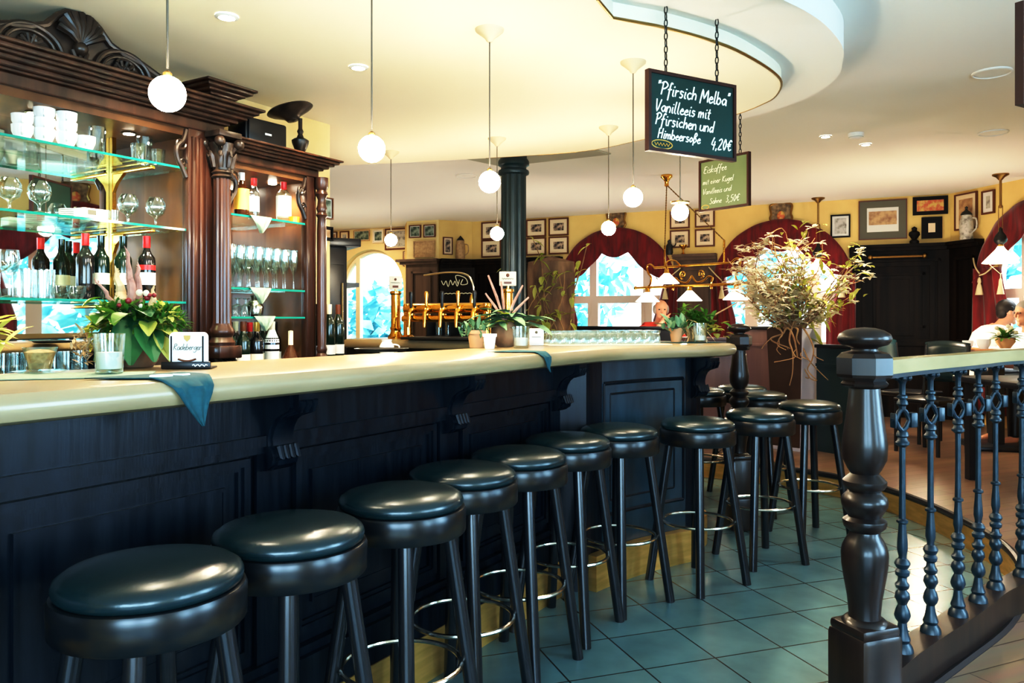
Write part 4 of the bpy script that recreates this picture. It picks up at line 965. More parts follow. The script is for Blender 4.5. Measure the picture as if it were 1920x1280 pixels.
# shelf cloths
def corner_cloth(label, s, z, hw, drop, m='shelfcloth', name='corner_cloth'):
    o = thing(name, label, 'napkin', B(s,WF_,z), RZB)
    rows = []
    for j in range(9):
        v = j/8; row = []
        for i in range(13):
            u = i/12*2-1; wd = hw*(1-v*.93); row.append((u*wd, -.012-.012*sin(u*7)*v-.006*sin(PI*v), .002-drop*v))
        rows.append(row)
    rows = [[(p[0], .010, .003) for p in rows[0]], [(p[0], -.004, .003) for p in rows[0]]]+rows
    MB().grid(rows).build('cloth', M[m], o); return o
corner_cloth('pale green cloth corner hanging from the upper shelf of the lower unit', bx(487,WF_), zA, .07, .085)
corner_cloth('pale green cloth corner hanging below the champagne flutes', bx(486,WF_), zB2, .07, .08)
corner_cloth('pale green cloth corner hanging above the counter bottles', bx(494,WF_), zC, .07, .075)
# ================================================================ PENDANTS, CEILING FITTINGS, CHALKBOARDS
def pendant(label, ztop, zg=1.887):
    t = thing('globe_pendant_lamp', label, 'pendant lamp', group='globe pendant lamps over the bar')
    MB().sphere((0,0,0), .046, 24, 16).build('globe', M['globe'], t, angle=180)
    MB().lathe([(.010,.044),(.011,.048),(.011,.054),(.004,.060)], n=14).build('globe_cap', M['oldbrass'], t)
    MB().tube([(0,0,.065),(0,0,ztop-zg-.05)], .0032, 6).build('cord', M['cable'], t)
    MB().lathe([(.008,ztop-zg-.055),(.014,ztop-zg-.05),(.02,ztop-zg-.04),(.060,ztop-zg-.008),(.062,ztop-zg),(0,ztop-zg)], n=24).build('ceiling_canopy', M['canopy'], t)
    return t
pl = [(314,176,ZL,'lit globe pendant nearest the camera, in front of the carved cornice'),(697,279,ZL,'second lit globe pendant from the left, against the cream ceiling'),(918,341,ZL,'lit globe pendant hanging just left of the pillar head'),
      (1187,370,ZL,'lit globe pendant hanging left of the large chalkboard'),(1141,428,ZL,'lit globe pendant in front of the left curtain arch'),(733,450,ZL,'far lit globe pendant above the bright arched opening'),(932,438,ZL,'small lit globe pendant overlapping the dark pillar'),(1275,398,ZL,'lit globe pendant with flat cap below the large chalkboard')]
p0_ = None
for px, py, zt_, lb in pl:
    p = onz(px, py, 1.887)
    if p0_ is None: p0_ = pendant(lb, zt_); o = p0_; o.location = p
    else: o = dup(p0_, p, None, lb)
    if px == 1275: MB().lathe([(.0,.052),(.05,.05),(.052,.058),(0,.066)], n=20).build('shade_cap', M['oldbrass'], o)
d0 = None
for px, py, Z, lb in ((425,30,ZL,'lit recessed spot in the bar ceiling nearest the cabinets'),(672,125,ZL,'lit recessed spot in the bar ceiling between two pendants'),(1548,255,ZM,'left lit recessed spot beside the smoke detector'),(1623,270,ZM,'right lit recessed spot below the smoke detector')):
    p = onz(px, py, Z)
    if d0 is None:
        d0 = thing('recessed_spot', lb, 'ceiling spot', p); d0['group'] = 'recessed ceiling spots'
        MB().lathe([(.045,-.001),(.047,-.006),(.032,-.010)], n=24, caps=False).build('ring', M['white'], d0); MB().lathe([(0,-.004),(.033,-.004),(.033,-.008),(0,-.012)], n=20).build('lamp', M['spotlit'], d0)
    else: dup(d0, p, None, lb)
p = onz(1605, 250, ZM); t = thing('smoke_detector', 'round white smoke detector between two lit ceiling spots', 'smoke detector', p)
MB().lathe([(.06,0),(.06,-.02),(.05,-.035),(.03,-.045),(0,-.047)], n=24).build('housing', M['ceil'], t); MB().lathe([(.052,-.022),(.054,-.024),(.054,-.030),(.052,-.033)], n=24, caps=False).build('slot_band', M['ceilpatch'], t)
for px, py, lb in ((1860,135,'large flat round ceiling disc at the upper right'),(1862,248,'small looking round ceiling disc above the right hanging lamp'),(874,329,'round ceiling disc beside the dark pillar')):
    t = thing('ceiling_disc', lb, 'ceiling speaker', onz(px, py, ZM)); t['group'] = 'round ceiling discs'
    MB().lathe([(.105,0),(.107,-.008),(.098,-.012),(.094,-.006)], n=32, caps=False).build('ring', M['ceil'], t); MB().lathe([(0,-.005),(.095,-.005)], n=32, caps=False).build('cover', M['ceil'], t)

def chain(mb, p, z0, z1, r=.0035):
    n = max(2, int((z1-z0)/.026)); d = (z1-z0)/n
    for i in range(n):
        z = z0+d*(i+.5); Mx = Matrix.Translation((p[0],p[1],z)) @ Matrix.Rotation(PI/2*(i % 2)+.4, 4, 'Z') @ Matrix.Rotation(PI/2, 4, 'X')
        mb.torus((0,0,0), .0085, r*.8, 10, 5, M=Mx, sc=(.8,d*.62/.0085))
def chalkboard(label, pl_, pr_, z0, z1, m, ztop, cl, texts, mchalk, sign=1):
    pl_ = Vector((pl_[0],pl_[1],0)); pr_ = Vector((pr_[0],pr_[1],0)); L_ = (pr_-pl_).length; h = z1-z0
    t = thing('hanging_chalkboard', label, 'chalkboard', pl_+Vector((0,0,z0)), ang(pl_, pr_))
    f = MB(); frame_rect(f, 0, L_, 0, h, .014, .013, .026); f.build('frame', M['boardframe'], t, smooth=False)
    bd = MB().b2((.012,-.006,.012),(L_-.012,.008,h-.012)).build('board', M[m], t, smooth=False)
    for x in cl:
        c = MB(); chain(c, (x,0), h, ztop-z0); c.build('chain', M['darkmetal'], t)
    mb = MB()
    for tx, x, z, hh, rr in texts:
        mb = MB(); letters(mb, tx, x*L_, z*h, hh, rr, y=-.009, sp=.92); mb.build('chalk_price' if '€' in tx else 'chalk_line', M[mchalk], bd)
    return t, L_, h, bd
t, L_, h_, bd = chalkboard('green chalkboard with white dessert writing hanging on chains from the ceiling step', (.553,3.28), (.978,3.52), 1.995, 2.330, 'slate', ZT, (.10,.385),
    [('"Pfirsich Melba"',.09,.71,.0275,.0031),('Vanilleeis mit',.07,.50,.0245,.0029),('Pfirsichen und',.07,.335,.0245,.0029),('Himbeersoße',.10,.17,.0205,.0027),('4,20€',.70,.13,.0235,.0028)], 'chalk')
lg = MB(); lg.tube([(L_*.15+.055*cos(a*PI/10), -.008, h_*.095+.018*sin(a*PI/10)) for a in range(20)], .0022, 5, closed=True)
lg.tube([(L_*.15-.04+.008*i, -.009, h_*.095+.006*(-1)**i) for i in range(11)], .0018, 5); lg.build('printed_oval_emblem', M['orange'], bd)
t, L2, h2, bd2 = chalkboard('olive chalkboard turned away, hanging behind the larger green one', (1.247,5.31), (1.483,4.99), 2.015, 2.352, 'slateback', ZM, (.08,.325),
    [('Eiskaffee',.10,.74,.022,.0024),('mit einer Kugel',.08,.52,.018,.002),('Vanilleeis und',.08,.33,.018,.002),('Sahne',.22,.13,.018,.002),('3,50€',.55,.12,.021,.0022)], 'chalkdim')
lg = MB(); lg.tube([(L2*.13+.03*cos(a*PI/8), -.008, h2*.08+.014*sin(a*PI/8)) for a in range(16)], .002, 5, closed=True); lg.build('printed_oval_emblem', M['orange'], bd2)
chalkboard('edge of a third dark chalkboard hanging at the right border of the view', (1.648,2.60), (2.08,2.86), 2.0, 2.335, 'slate', ZM, (.10,.38), [], 'chalk')

# ================================================================ PILLAR
t = thing('pillar', 'slender fluted green-black cast column rising behind the bar taps', 'pillar'); p = at(963, 400, 6.6); t.location = (p.x,p.y,0); t['kind'] = 'structure'
t.name = 'column_1'
MB().lathe([(.108,.35),(.104,2.50)], n=64, flute=16, famp=.07).build('column_shaft', M['pillar'], t)
MB().lathe([(.10,2.49),(.125,2.50),(.13,2.515),(.125,2.53),(.105,2.54),(.105,2.56),(.128,2.575),(.13,2.60),(.12,2.62),(.11,2.63),(.11,ZM)], n=32).build('capital', M['pillar'], t)
MB().lathe([(.16,0),(.16,.2),(.15,.26),(.125,.30),(.125,.33),(.108,.36)], n=32).build('column_base', M['pillar'], t)

# ================================================================ BRASS BILLIARD LAMP
def cone_shade(par, p, r=.125, h=.105, name='glass_shade'):
    s = MB().lathe([(.026,h),(.030,h*.94),(.045,h*.80),(r*.98,.006),(r,0),(r*.97,.002),(.043,h*.78),(.026,h*.92)], c=p, n=28, caps=False).build(name, M['shade'], par)
    MB().lathe([(.012,h+.045),(.022,h+.035),(.024,h+.01),(.032,h-.004),(.0,h-.004)], c=p, n=16).build('lamp_holder', M['brass'], s)
    MB().sphere((p[0],p[1],p[2]+.035), .022, 12, 8).build('bulb', M['globe'], s)
    return s
a_, b_q = Vector((1.335,8.50,0)), Vector((2.205,7.45,0)); Lc = (b_q-a_).length
ch = thing('billiard_lamp', 'brass billiard lamp with white glass cone shades hanging before the windows', 'hanging lamp', a_, ang(a_, b_q))
zl, zu = 1.642, 1.845
MB().tube([(-.02,0,zl),(Lc+.02,0,zl)], .014, 10).sphere((-.03,0,zl),.02,10,8).sphere((Lc+.03,0,zl),.02,10,8).build('lower_bar', M['brass'], ch)
MB().tube([(Lc*.17,0,zu),(Lc*.86,0,zu)], .012, 10).build('upper_bar', M['brass'], ch)
for x0, s in ((Lc*.17,-1),(Lc*.86,1)):
    MB().tube(smooth_path([(x0,0,zu),(x0+s*.05,0,zu+.035),(x0+s*.10,0,zu+.02),(x0+s*.085,0,zu-.05),(x0+s*.045,0,zu-.10),(x0+s*.06,0,zu-.17),(x0+s*.10,0,zl+.0)], 5), .010, 8).build('end_scroll', M['brass'], ch)
s_ = MB()
for s in (-1, 1):
    c_ = Lc*.52
    s_.tube(smooth_path([(c_,0,zl+.10),(c_+s*.06,0,zl+.035),(c_+s*.15,0,zl+.05),(c_+s*.20,0,zl+.085),(c_+s*.25,0,zl+.07),(c_+s*.235,0,zl+.03)], 5), .009, 8)
    s_.tube([(c_+s*.11+q[0],0,zl+.115+q[2]) for q in scroll((0,0,0), .045, 1.4, s=s, a0=-PI/2)], .007, 6)
    s_.tube([(c_+s*.235,0,zl+.03),(c_+s*.235,0,zl)], .008, 6); s_.sphere((c_+s*.235,0,zl-.028), .014, 10, 8)
s_.build('scroll_work', M['brass'], ch)
for f in (.10, .50, .90): cone_shade(ch, (Lc*f, 0, zl-.15))
for f, oy in ((.40, -.22),):
    cone_shade(ch, (Lc*.42, oy, zl+.02)); MB().tube(smooth_path([(Lc*.42,0,zu),(Lc*.42,-.1,zu+.05),(Lc*.42,oy,zu+.03),(Lc*.42,oy,zl+.16)], 5), .008, 8).build('shade_arm', M['brass'], ch)
for f_ in (.27,.80): MB().tube([(Lc*f_,0,zu),(Lc*f_,0,zu+.22)], .010, 8).build('hanging_rod', M['brass'], ch)
cz = ZM-.10; inv_c = (Matrix.Translation(a_) @ Matrix.Rotation(ang(a_, b_q), 4, 'Z')).inverted(); cc = inv_c @ onz(1250, 328, ZM)
for x in (Lc*.27, Lc*.80):
    c = MB(); P_ = [Vector((x,0,zu+.22)).lerp(Vector((cc.x,cc.y,cz)), i/24) for i in range(25)]
    c.tube(P_, .005, 5)
    for i in range(0, 24): c.sphere(P_[i], .008, 6, 4)
    c.build('chain', M['oldbrass'], ch)
MB().lathe([(.055,0),(.06,-.02),(.03,-.05),(.02,-.07),(.022,-.11),(0,-.12)], c=(cc.x,cc.y,ZM), n=20).build('ceiling_canopy', M['brass'], ch)

# single hanging lamp at the right edge, and one behind the planter
def hanging_lamp(label, p, zs, pull=True):
    t = thing('hanging_table_lamp', label, 'hanging lamp', (p.x,p.y,0))
    MB().lathe([(.075,ZM),(.075,ZM-.012),(.04,ZM-.03),(.015,ZM-.06),(0,ZM-.06)], n=20).build('ceiling_canopy', M['oldbrass'], t)
    MB().tube([(0,0,ZM-.05),(0,0,ZM-.32)], .012, 8).sphere((0,0,ZM-.32), .02, 10, 8).tube([(-.02,0,ZM-.32),(-.02,0,zs+.30)], .004, 5).tube([(.02,0,ZM-.32),(.02,0,zs+.30)], .004, 5).build('rod_and_cords', M['oldbrass'], t)
    MB().lathe([(.0,zs+.36),(.02,zs+.34),(.022,zs+.31),(.05,zs+.27),(.062,zs+.235),(.055,zs+.21),(.02,zs+.18),(.0,zs+.17)], n=16).build('counterweight', M['darkmetal'], t)
    cone_shade(t, (0,0,zs), .165, .17)
    if pull:
        MB().tube([(-.14,0,zs+.01),(0,0,zs-.11),(.14,0,zs+.01)], .004, 5).tube([(0,0,zs-.11),(0,0,zs-.16)], .005, 5).build('pull_cord', M['cord'], t)
        MB().lathe([(.006,zs-.15),(.014,zs-.17),(.018,zs-.22),(.035,zs-.31),(0,zs-.31)], n=14).build('tassel', M['cord'], t)
    return t
p = at(1876, 338, 7.95); p2 = Vector((p.x, p.y, 0)); hanging_lamp('hanging lamp with white cone shade and long tassel at the right edge', p2, H-(493-CY)/F*p.y)
p = onz(1534, 371, ZM); hanging_lamp('hanging lamp mostly hidden behind the tall planter branches', Vector((p.x,p.y,0)), 1.86, False)
# ================================================================ CURTAINS
def curtain(label, w, op, extra=0):
    xc, hw, sill, sp = op
    t = thing('window_curtain', label, 'curtain', w.P(xc), w.rz); t['group'] = 'crimson curtains at the arched windows'
    R_ = hw+.07; rows = [[], [], [], [], [], [], []]
    def bot(x):
        a = abs(x)/R_
        if a < .22: return 2.145+.065*(a/.22)**2
        if a < .80: k = (a-.22)/.58; return 1.845+.365*(1-k)**1.7
        return 1.845-.12*(a-.8)/.2
    N_ = 72
    for i in range(N_+1):
        x = -R_+2*R_*i/N_; tp = sp+math.sqrt(max(0, R_*R_-x*x)); b = min(bot(x), tp-.01)
        if abs(x) > R_*.985: tp = max(tp, sp+.02)
        for j in range(7):
            v = j/6; z = tp+(b-tp)*v
            rows[j].append((x, -.07-.025*sin(abs(x)*26+v*5)*(.3+.7*v)-.03*v, z))
    MB().grid(rows).build('valance', M['curtain'], t, solid=.008)
    for s in (-1, 1):
        g = []
        for j in range(15):
            v = j/14; z = 1.86-v*(1.86-.30)
            wi = .15+.22*sin(min(1,v*1.25)*PI*.5)**1.5 if v < .8 else .36
            wi = .14+extra*(s < 0)+(.13 if s < 0 else .15)*min(1, (v/.35))**1.2
            row = []
            for i in range(17):
                u = i/16; x = s*(R_-u*(wi+.04)+.02)
                row.append((x, -.085-.028*sin(u*17+v*1.2)-.015*v, z))
            g.append(row)
        MB().grid(g).build('side_drape', M['curtain'], t, solid=.008)
        x = s*(R_-.13)
        c = MB().tube(smooth_path([(s*(R_+.05),-.06,1.98),(s*(R_-.05),-.13,1.88),(x,-.15,1.80)], 5), .008, 6).tube(smooth_path([(s*(R_-.26),-.11,1.86),(s*(R_-.2),-.14,1.80),(x,-.15,1.78)], 4), .008, 6)
        tb = c.build('tie_back', M['cord'], t)
        MB().lathe([(.006,0),(.016,-.02),(.02,-.05),(.014,-.065),(.022,-.09),(.042,-.19),(0,-.19)], c=(x,-.15,1.76), n=14).build('tassel', M['cord'], tb)
    return t
curtain('crimson swagged curtain on the left far window behind the seated man', WS_, winA)
curtain('crimson swagged curtain on the far window behind the tall planter', WS_, winB)
curtain('crimson swagged curtain on the window at the right edge', WC, winC, .16)
curtain('crimson swagged curtain on the near side window seen in the bar mirror', WD, winD)

# ================================================================ PICTURES
def picture(w, px, py, pw, ph, label, fr='frame', mo='mount', pic='photo', fw=.16, mw=.2, off=0, group=None, local=None):
    """px,py: middle in the photograph; pw,ph: size there"""
    x = w.x(px, .0) if local is None else local[0]; p = w.P(x); s = p.y/F
    xa, xb = (w.x(px-pw/2), w.x(px+pw/2)) if local is None else (x-local[2]/2, x+local[2]/2)
    z = H-(py-CY)*s if local is None else local[1]; hh = ph*s if local is None else local[3]; ww = xb-xa
    z = min(z, ZM-hh/2-.02)
    t = thing('framed_picture', label, 'picture', w.P(x, .0, z), w.rz); 
    if group: t['group'] = group
    f = min(ww, hh)*fw*.5; m_ = min(ww, hh)*mw*.5+f
    a = MB(); frame_rect(a, -ww/2, ww/2, -hh/2, hh/2, f, -.004, .022); a.build('frame', M[fr], t, smooth=False)
    MB().b2((-ww/2+f*.9,-.016,-hh/2+f*.9),(ww/2-f*.9,-.004,hh/2-f*.9)).build('mount', M[mo], t, smooth=False)
    MB().b2((-ww/2+m_,-.0185,-hh/2+m_),(ww/2-m_,-.015,hh/2-m_)).build('print', M[pic], t, smooth=False)
    return t
g1 = 'small brown framed photographs in groups of four'
for px, py, lb in ((922,431,'upper left brown framed photograph beside the pillar'),(922,466,'lower left brown framed photograph beside the pillar'),(1006,424,'upper left brown framed photograph of the four right of the pillar'),(1048,423,'upper right brown framed photograph of the four right of the pillar'),
                   (1006,462,'lower left brown framed photograph of the four right of the pillar'),(1048,460,'lower right brown framed photograph of the four right of the pillar'),(1275,407,'upper left framed photograph of the four between the curtains, behind a globe'),(1322,406,'upper right framed photograph of the four between the curtains'),
                   (1275,448,'lower left framed photograph of the four between the curtains'),(1322,446,'lower right framed photograph of the four between the curtains')):
    picture(WS_, px, py, 37, 33, lb, 'frame', 'mount', 'photo', .16, .42, group=g1)
picture(WFA, 779, 434, 22, 24, 'left small framed photograph on the pier', 'frame', 'mountwhite', 'photogreen', .16, .12)
picture(WFA, 806, 433, 22, 24, 'right small framed photograph on the pier', 'frame', 'mountwhite', 'photogreen', .16, .12)
picture(WFA, 796, 467, 40, 31, 'beige relief plaque on the pier below two photographs', 'photowarm' if False else 'stone', 'stone', 'stone', .12, .1)
picture(WFB, 839, 461, 18, 33, 'dark framed photograph on the pier return next to the stone jug', 'frame', 'mount', 'photo', .2, .3)
picture(WL, 647, 439, 17, 27, 'narrow dark framed picture with cream mount over the arched opening', 'frame', 'mount', 'photogrey', .2, .4)
picture(WL, 626, 436, 14, 18, 'tiny brown framed picture beside the dark shelf', 'frame', 'mountwhite', 'photowarm', .2, .3)
picture(WL, 679, 436, 30, 20, 'wide framed landscape photograph above the arched opening', 'photowarm', 'mount', 'photogreen', .12, .1)
picture(WL, 710, 440, 21, 26, 'upright framed picture with pale frame above the arched opening', 'mount', 'mountwhite', 'photogreen', .2, .2)
picture(WL, 744, 445, 42, 40, 'large brown framed grey picture partly behind the far globe', 'frame', 'mount', 'photogrey', .14, .12)
picture(WL, 762, 485, 10, 28, 'narrow brown framed picture beside the pier', 'frame', 'mount', 'photowarm', .2, .2)
picture(WB, 612, 391, 16, 40, 'framed photograph at the end of the back bar wall', 'frame', 'mountwhite', 'photogreen', .2, .25)
picture(WB, 611, 438, 17, 26, 'black framed oval portrait at the end of the back bar wall', 'frameblack', 'frameblack', 'photowarm', .2, .3)
picture(WS_, 1576, 424, 37, 43, 'small black framed round engraving left of the big picture', 'frameblack', 'mountwhite', 'photogrey', .16, .24)
bigp = picture(WS_, 1655, 412, 91, 74, 'large wide framed engraving with grey-green mount', 'frame', 'framegrey', 'mountwhite', .05, .34)
MB().b2((-.15,-.022,-.06),(.15,-.018,.10)).build('engraving', M['photowarm'], [c for c in bigp.children if c.name.startswith('print')][0], smooth=False)
x_ = WS_.x(1655); s_ = WS_.P(x_).y/F
picture(WS_, 1744, 380, 66, 34, 'dark blue framed red and gold picture high on the wall', 'frameblack', 'frameblack', 'photored', .3, .1)
picture(WS_, 1747, 427, 39, 40, 'black framed small pale portrait below the red and gold picture', 'frameblack', 'frameblack', 'mount', .3, .36)
picture(WC, 1813, 396, 42, 68, 'tall brown framed picture with sepia print behind the stein', 'frame', 'mount', 'photowarm', .1, .3)
picture(WC, 1855, 379, 24, 44, 'narrow brown framed picture near the right hanging lamp', 'frame', 'mountwhite', 'photogrey', .2, .5)
# ---- crests over the windows
def crest(label, w, x, z):
    t = thing('carved_crest', label, 'wall crest', w.P(x, .0, z), w.rz); t['group'] = 'carved crests above the arched windows'
    o = [(-.13,.12),(-.07,.15),(0,.17),(.07,.15),(.13,.12),(.115,.02),(.13,-.04),(.07,-.12),(0,-.16),(-.07,-.12),(-.13,-.04),(-.115,.02)]
    sm_ = [(p.x,p.y) for p in smooth_path([Vector((a,b,0)) for a,b in o], 4, True)]
    Mx = Matrix.Rotation(PI/2, 4, 'X')
    MB().prism(sm_[::-1], .004, .035, Mx).build('shield', M['crest'], t)
    b = MB().tube([Mx @ Vector((x,y,.035)) for x,y in sm_], .014, 6, closed=True); b.build('carved_rim', M['oldbrass'], t)
    MB().sphere((0,-.04,-.005), .06, 14, 10, sc=(.8,.35,1)).build('boss', M['photored'], t)
crest('carved crest above the left far window', WS_, winA[0], 2.63); crest('carved crest above the window behind the planter', WS_, winB[0], 2.60)
crest('carved crest above the near side window, visible in the mirror', WD, winD[0], 2.60)
# ---- bits standing on the ledges
def onledge(w, px, top, dep=.07): return w.P(w.x(px), dep, top+.001)
t = thing('stone_jug', 'tall beige relief jug on the pier ledge', 'jug', onledge(WFB, 860, 2.185)); MB().lathe([(.06,0),(.068,.02),(.066,.2),(.055,.24),(.058,.27),(0,.27)], n=20).build('body', M['stone'], t)
MB().lathe([(.05,.27),(.055,.28),(.03,.31),(.012,.33),(0,.345)], n=16).build('lid', M['darkmetal'], t); MB().tube(smooth_path([(.06,0,.22),(.11,0,.2),(.11,0,.1),(.065,0,.06)], 4), .009, 6).build('handle', M['stone'], t)
t = thing('beer_stein', 'large blue-grey painted stein with lid on the right panel ledge', 'stein', onledge(WC, 1829, 2.185, .118)); t.scale = (.85,.85,.86); t.rotation_euler = (0,0,R(-70)); MB().lathe([(.075,0),(.08,.02),(.075,.05),(.085,.14),(.078,.24),(.06,.29),(.062,.31),(0,.31)], n=24).build('body', M['photogrey'], t)
MB().lathe([(.064,.31),(.068,.32),(.05,.35),(.02,.37),(.012,.39),(.02,.41),(0,.425)], n=18).build('lid', M['darkmetal'], t); MB().tube(smooth_path([(.07,0,.27),(.14,0,.25),(.145,0,.14),(.08,0,.08)], 5), .011, 6).build('handle', M['photogrey'], t)
t = thing('ledge_finial', 'small black urn finial on the dark panel ledge', 'ornament', onledge(WS_, 1714, 2.185)); MB().lathe([(.05,0),(.05,.03),(.025,.05),(.06,.10),(.055,.13),(.025,.15),(.03,.18),(.0,.20)], n=18).build('urn', M['frameblack'], t)
t = thing('ledge_finial', 'small dark coffee pot on the ledge between the curtains', 'pot', onledge(WS_, 1258, 2.155, .085)); MB().lathe([(.04,0),(.048,.03),(.042,.12),(.02,.15),(.025,.18),(0,.2)], n=18).build('body', M['darkmetal'], t); MB().tube([(.035,0,.1),(.075,0,.12),(.085,0,.15)], .009, 6).build('spout', M['darkmetal'], t)
t.name = 'coffee_pot'
t = thing('brass_bowl_lamp', 'little brass candle bowl on the ledge above the billiard lamp', 'ornament', onledge(WS_, 1284, 2.155, .092)); MB().lathe([(.04,0),(.012,.02),(.012,.06),(.05,.10),(.055,.12),(0,.12)], n=16).build('bowl', M['brass'], t)
t = thing('curtain_rail_rod', 'thin brass rod mounted across the top of the dark panel', 'rod', WS_.P(WS_.x(1682), .09, WS_.z(1682, 482)), WS_.rz)
hw_ = (WS_.x(1733)-WS_.x(1632))/2; MB().tube([(-hw_,0,0),(hw_,0,0)], .014, 8).sphere((-hw_,0,0),.03,10,8).sphere((hw_,0,0),.03,10,8).build('rod', M['oldbrass'], t); MB().tube([(-hw_*.95,0,0),(-hw_*.95,.07,0)], .01, 6).tube([(hw_*.95,0,0),(hw_*.95,.07,0)], .01, 6).build('bracket', M['oldbrass'], t)
# raised field of the large right panel
xa, xb = WS_.x(1605), WS_.x(1752); zc0, zc1 = 1.0, WS_.z(1680, 492)
mb = MB(); frame_rect(mb, xa, xb, zc0, zc1, .05, -.03, .05); frame_rect(mb, xa+.22, xb-.22, zc0+.12, zc1-.16, .04, -.03, .045); mb.b2((xa+.26,-.06,zc0+.16),(xb-.26,-.03,zc1-.20))
tn[0] += 1; o = mb.build('trim_%d' % tn[0], M['panel'], smooth=False, loc=WS_.p0); o.rotation_euler = (0,0,WS_.rz); struct(o)

# ================================================================ DARK CORNER CABINET, DOOR-SIDE SHELF, MENU BOARD
p = at(618, 600, 6.6)
t = thing('dark_glass_cabinet', 'tall dark cabinet with protruding top shelf beside the back bar unit', 'cabinet', (p.x,p.y,0), R(28))
zt_ = H+.135*6.6/1.5; 
MB().b2((-.19,-.16,.0),(.10,.22,H+135/F*6.6), bev=.01).build('carcass', M['blackwood'], t); MB().b2((-.24,-.22,H+135/F*6.6),(.20,.26,H+150/F*6.6), bev=.008).build('top_shelf', M['blackwood'], t)
MB().b2((-.16,-.175,.9),(.07,-.16,H+.45), bev=.004).build('door', M['black'], t); MB().tube([(.055,-.185,1.2),(.055,-.185,1.6)], .008, 6).build('door_handle', M['chrome'], t)
MB().b2((.10,-.1,H+62/F*6.6),(.22,.2,H+70/F*6.6)).build('side_shelf', M['blackwood'], t, smooth=False)
t = thing('menu_board', 'black wall board with white script hanging on the dark wainscot behind the taps', 'chalkboard', WFB.P(WFB.x(850), .05, 0), WS_.rz)
zb0, zb1 = 1.45, 2.0
p = at(858, 540, 10.8); t.location = (p.x,p.y,0); 
MB().b2((-.26,-.012,zb0),(.26,.012,zb1), bev=.006).build('board', M['frameblack'], t)
f = MB(); f.tube(smooth_path([(-.24+.035*i,-.018,1.80+.035*((-1)**i)+.012*sin(i*1.7)) for i in range(9)], 4), .006, 5); f.tube(smooth_path([(.02,-.018,1.78),(-.02,-.018,1.90),(.12,-.018,1.87),(.16,-.018,1.79),(.06,-.018,1.78),(.09,-.018,1.85)], 4), .006, 5); f.build('chalk_writing', M['chalkdim'], t); MB().tube([(-.24+.02*i,-.018,1.66+.006*sin(i*2.1)) for i in range(25)], .006, 5).build('chalk_line', M['chalkdim'], t)

# ================================================================ BENCHES, PARTITIONS, PLANTER
def bench(label, pa, pb, top, m, cap='blackwood', name='bench_back', th=.07):
    pa, pb = Vector((pa[0],pa[1],0)), Vector((pb[0],pb[1],0)); L_ = (pb-pa).length
    t = thing(name, label, 'partition', pa, ang(pa, pb))
    MB().b2((0,-th/2,ZP+.001),(L_,th/2,top-.03)).build('panel', M[m], t, smooth=False)
    MB().b2((-.01,-th/2-.02,top-.03),(L_+.01,th/2+.02,top), bev=.006).build('cap_rail', M[cap], t)
    MB().b2((0,-th/2-.012,top-.19),(L_,th/2,top-.165)).build('rail_moulding', M[m], t, smooth=False)
    return t
pa, pb = at(1030, 612, 8.9), at(1278, 612, 8.3); bench('long dark topped bench back below the left far window', pa, pb, 1.235, 'blackwood')
pa, pb = at(1392, 612, 7.8), at(1480, 612, 7.6); bench('mauve brown low partition with dark cap left of the planter', pa, pb, 1.24, 'pinkpanel')
pa, pb = at(1536, 645, 7.0), at(1600, 645, 6.7); bench('blue-black low partition right of the planter', pa, pb, 1.09, 'pillar')
pa, pb = at(1280, 633, 7.6), at(1392, 632, 7.45); bench('dim reddish bench back between the bar end and partition', pa, pb, 1.14, 'pinkpanel', 'pinkpanel')
# second mauve stretch behind the newel (under the window)
t = thing('tall_planter', 'tall tapered brown planter with pale grey side holding branches', 'planter', at(1487, 835, 7.1).xy.to_3d()); t.location.z = ZP+.001; t.rotation_euler = (0,0,R(-47))
def frustum(mb, w0, w1, z0, z1, faces=None):
    a, b = w0/2, w1/2
    vs = [(-a,-a,z0),(a,-a,z0),(a,a,z0),(-a,a,z0),(-b,-b,z1),(b,-b,z1),(b,b,z1),(-b,b,z1)]
    mb.add(vs, faces or [(0,1,5,4),(1,2,6,5),(2,3,7,6),(3,0,4,7),(3,2,1,0)])
mb = MB(); frustum(mb, .25, .33, 0.02, 1.07); frustum(mb, .30, .30, 1.0, 1.071, [(0,1,5,4),(1,2,6,5),(2,3,7,6),(3,0,4,7)]); mb.build('pot', M['planter'], t, smooth=False)
MB().b2((-.15,-.15,1.0),(.15,.15,1.03)).build('soil', M['bark'], t, smooth=False)
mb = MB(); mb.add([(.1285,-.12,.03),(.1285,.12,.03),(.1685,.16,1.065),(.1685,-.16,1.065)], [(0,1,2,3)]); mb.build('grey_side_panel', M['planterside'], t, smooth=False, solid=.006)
MB().b2((-.13,-.13,0),(.13,.13,.03)).build('foot', M['planterside'], t, smooth=False)
rb = random.Random(11)
br = thing('branch_arrangement', 'large spray of twisted pale twigs, ivory blossom and leaves in the tall planter', 'flower arrangement', t.location+Vector((0,0,1.03)))
tw = MB(); lf = MB(); bl = MB(); lg_ = MB()
cen = Vector((-.05,0,.35))
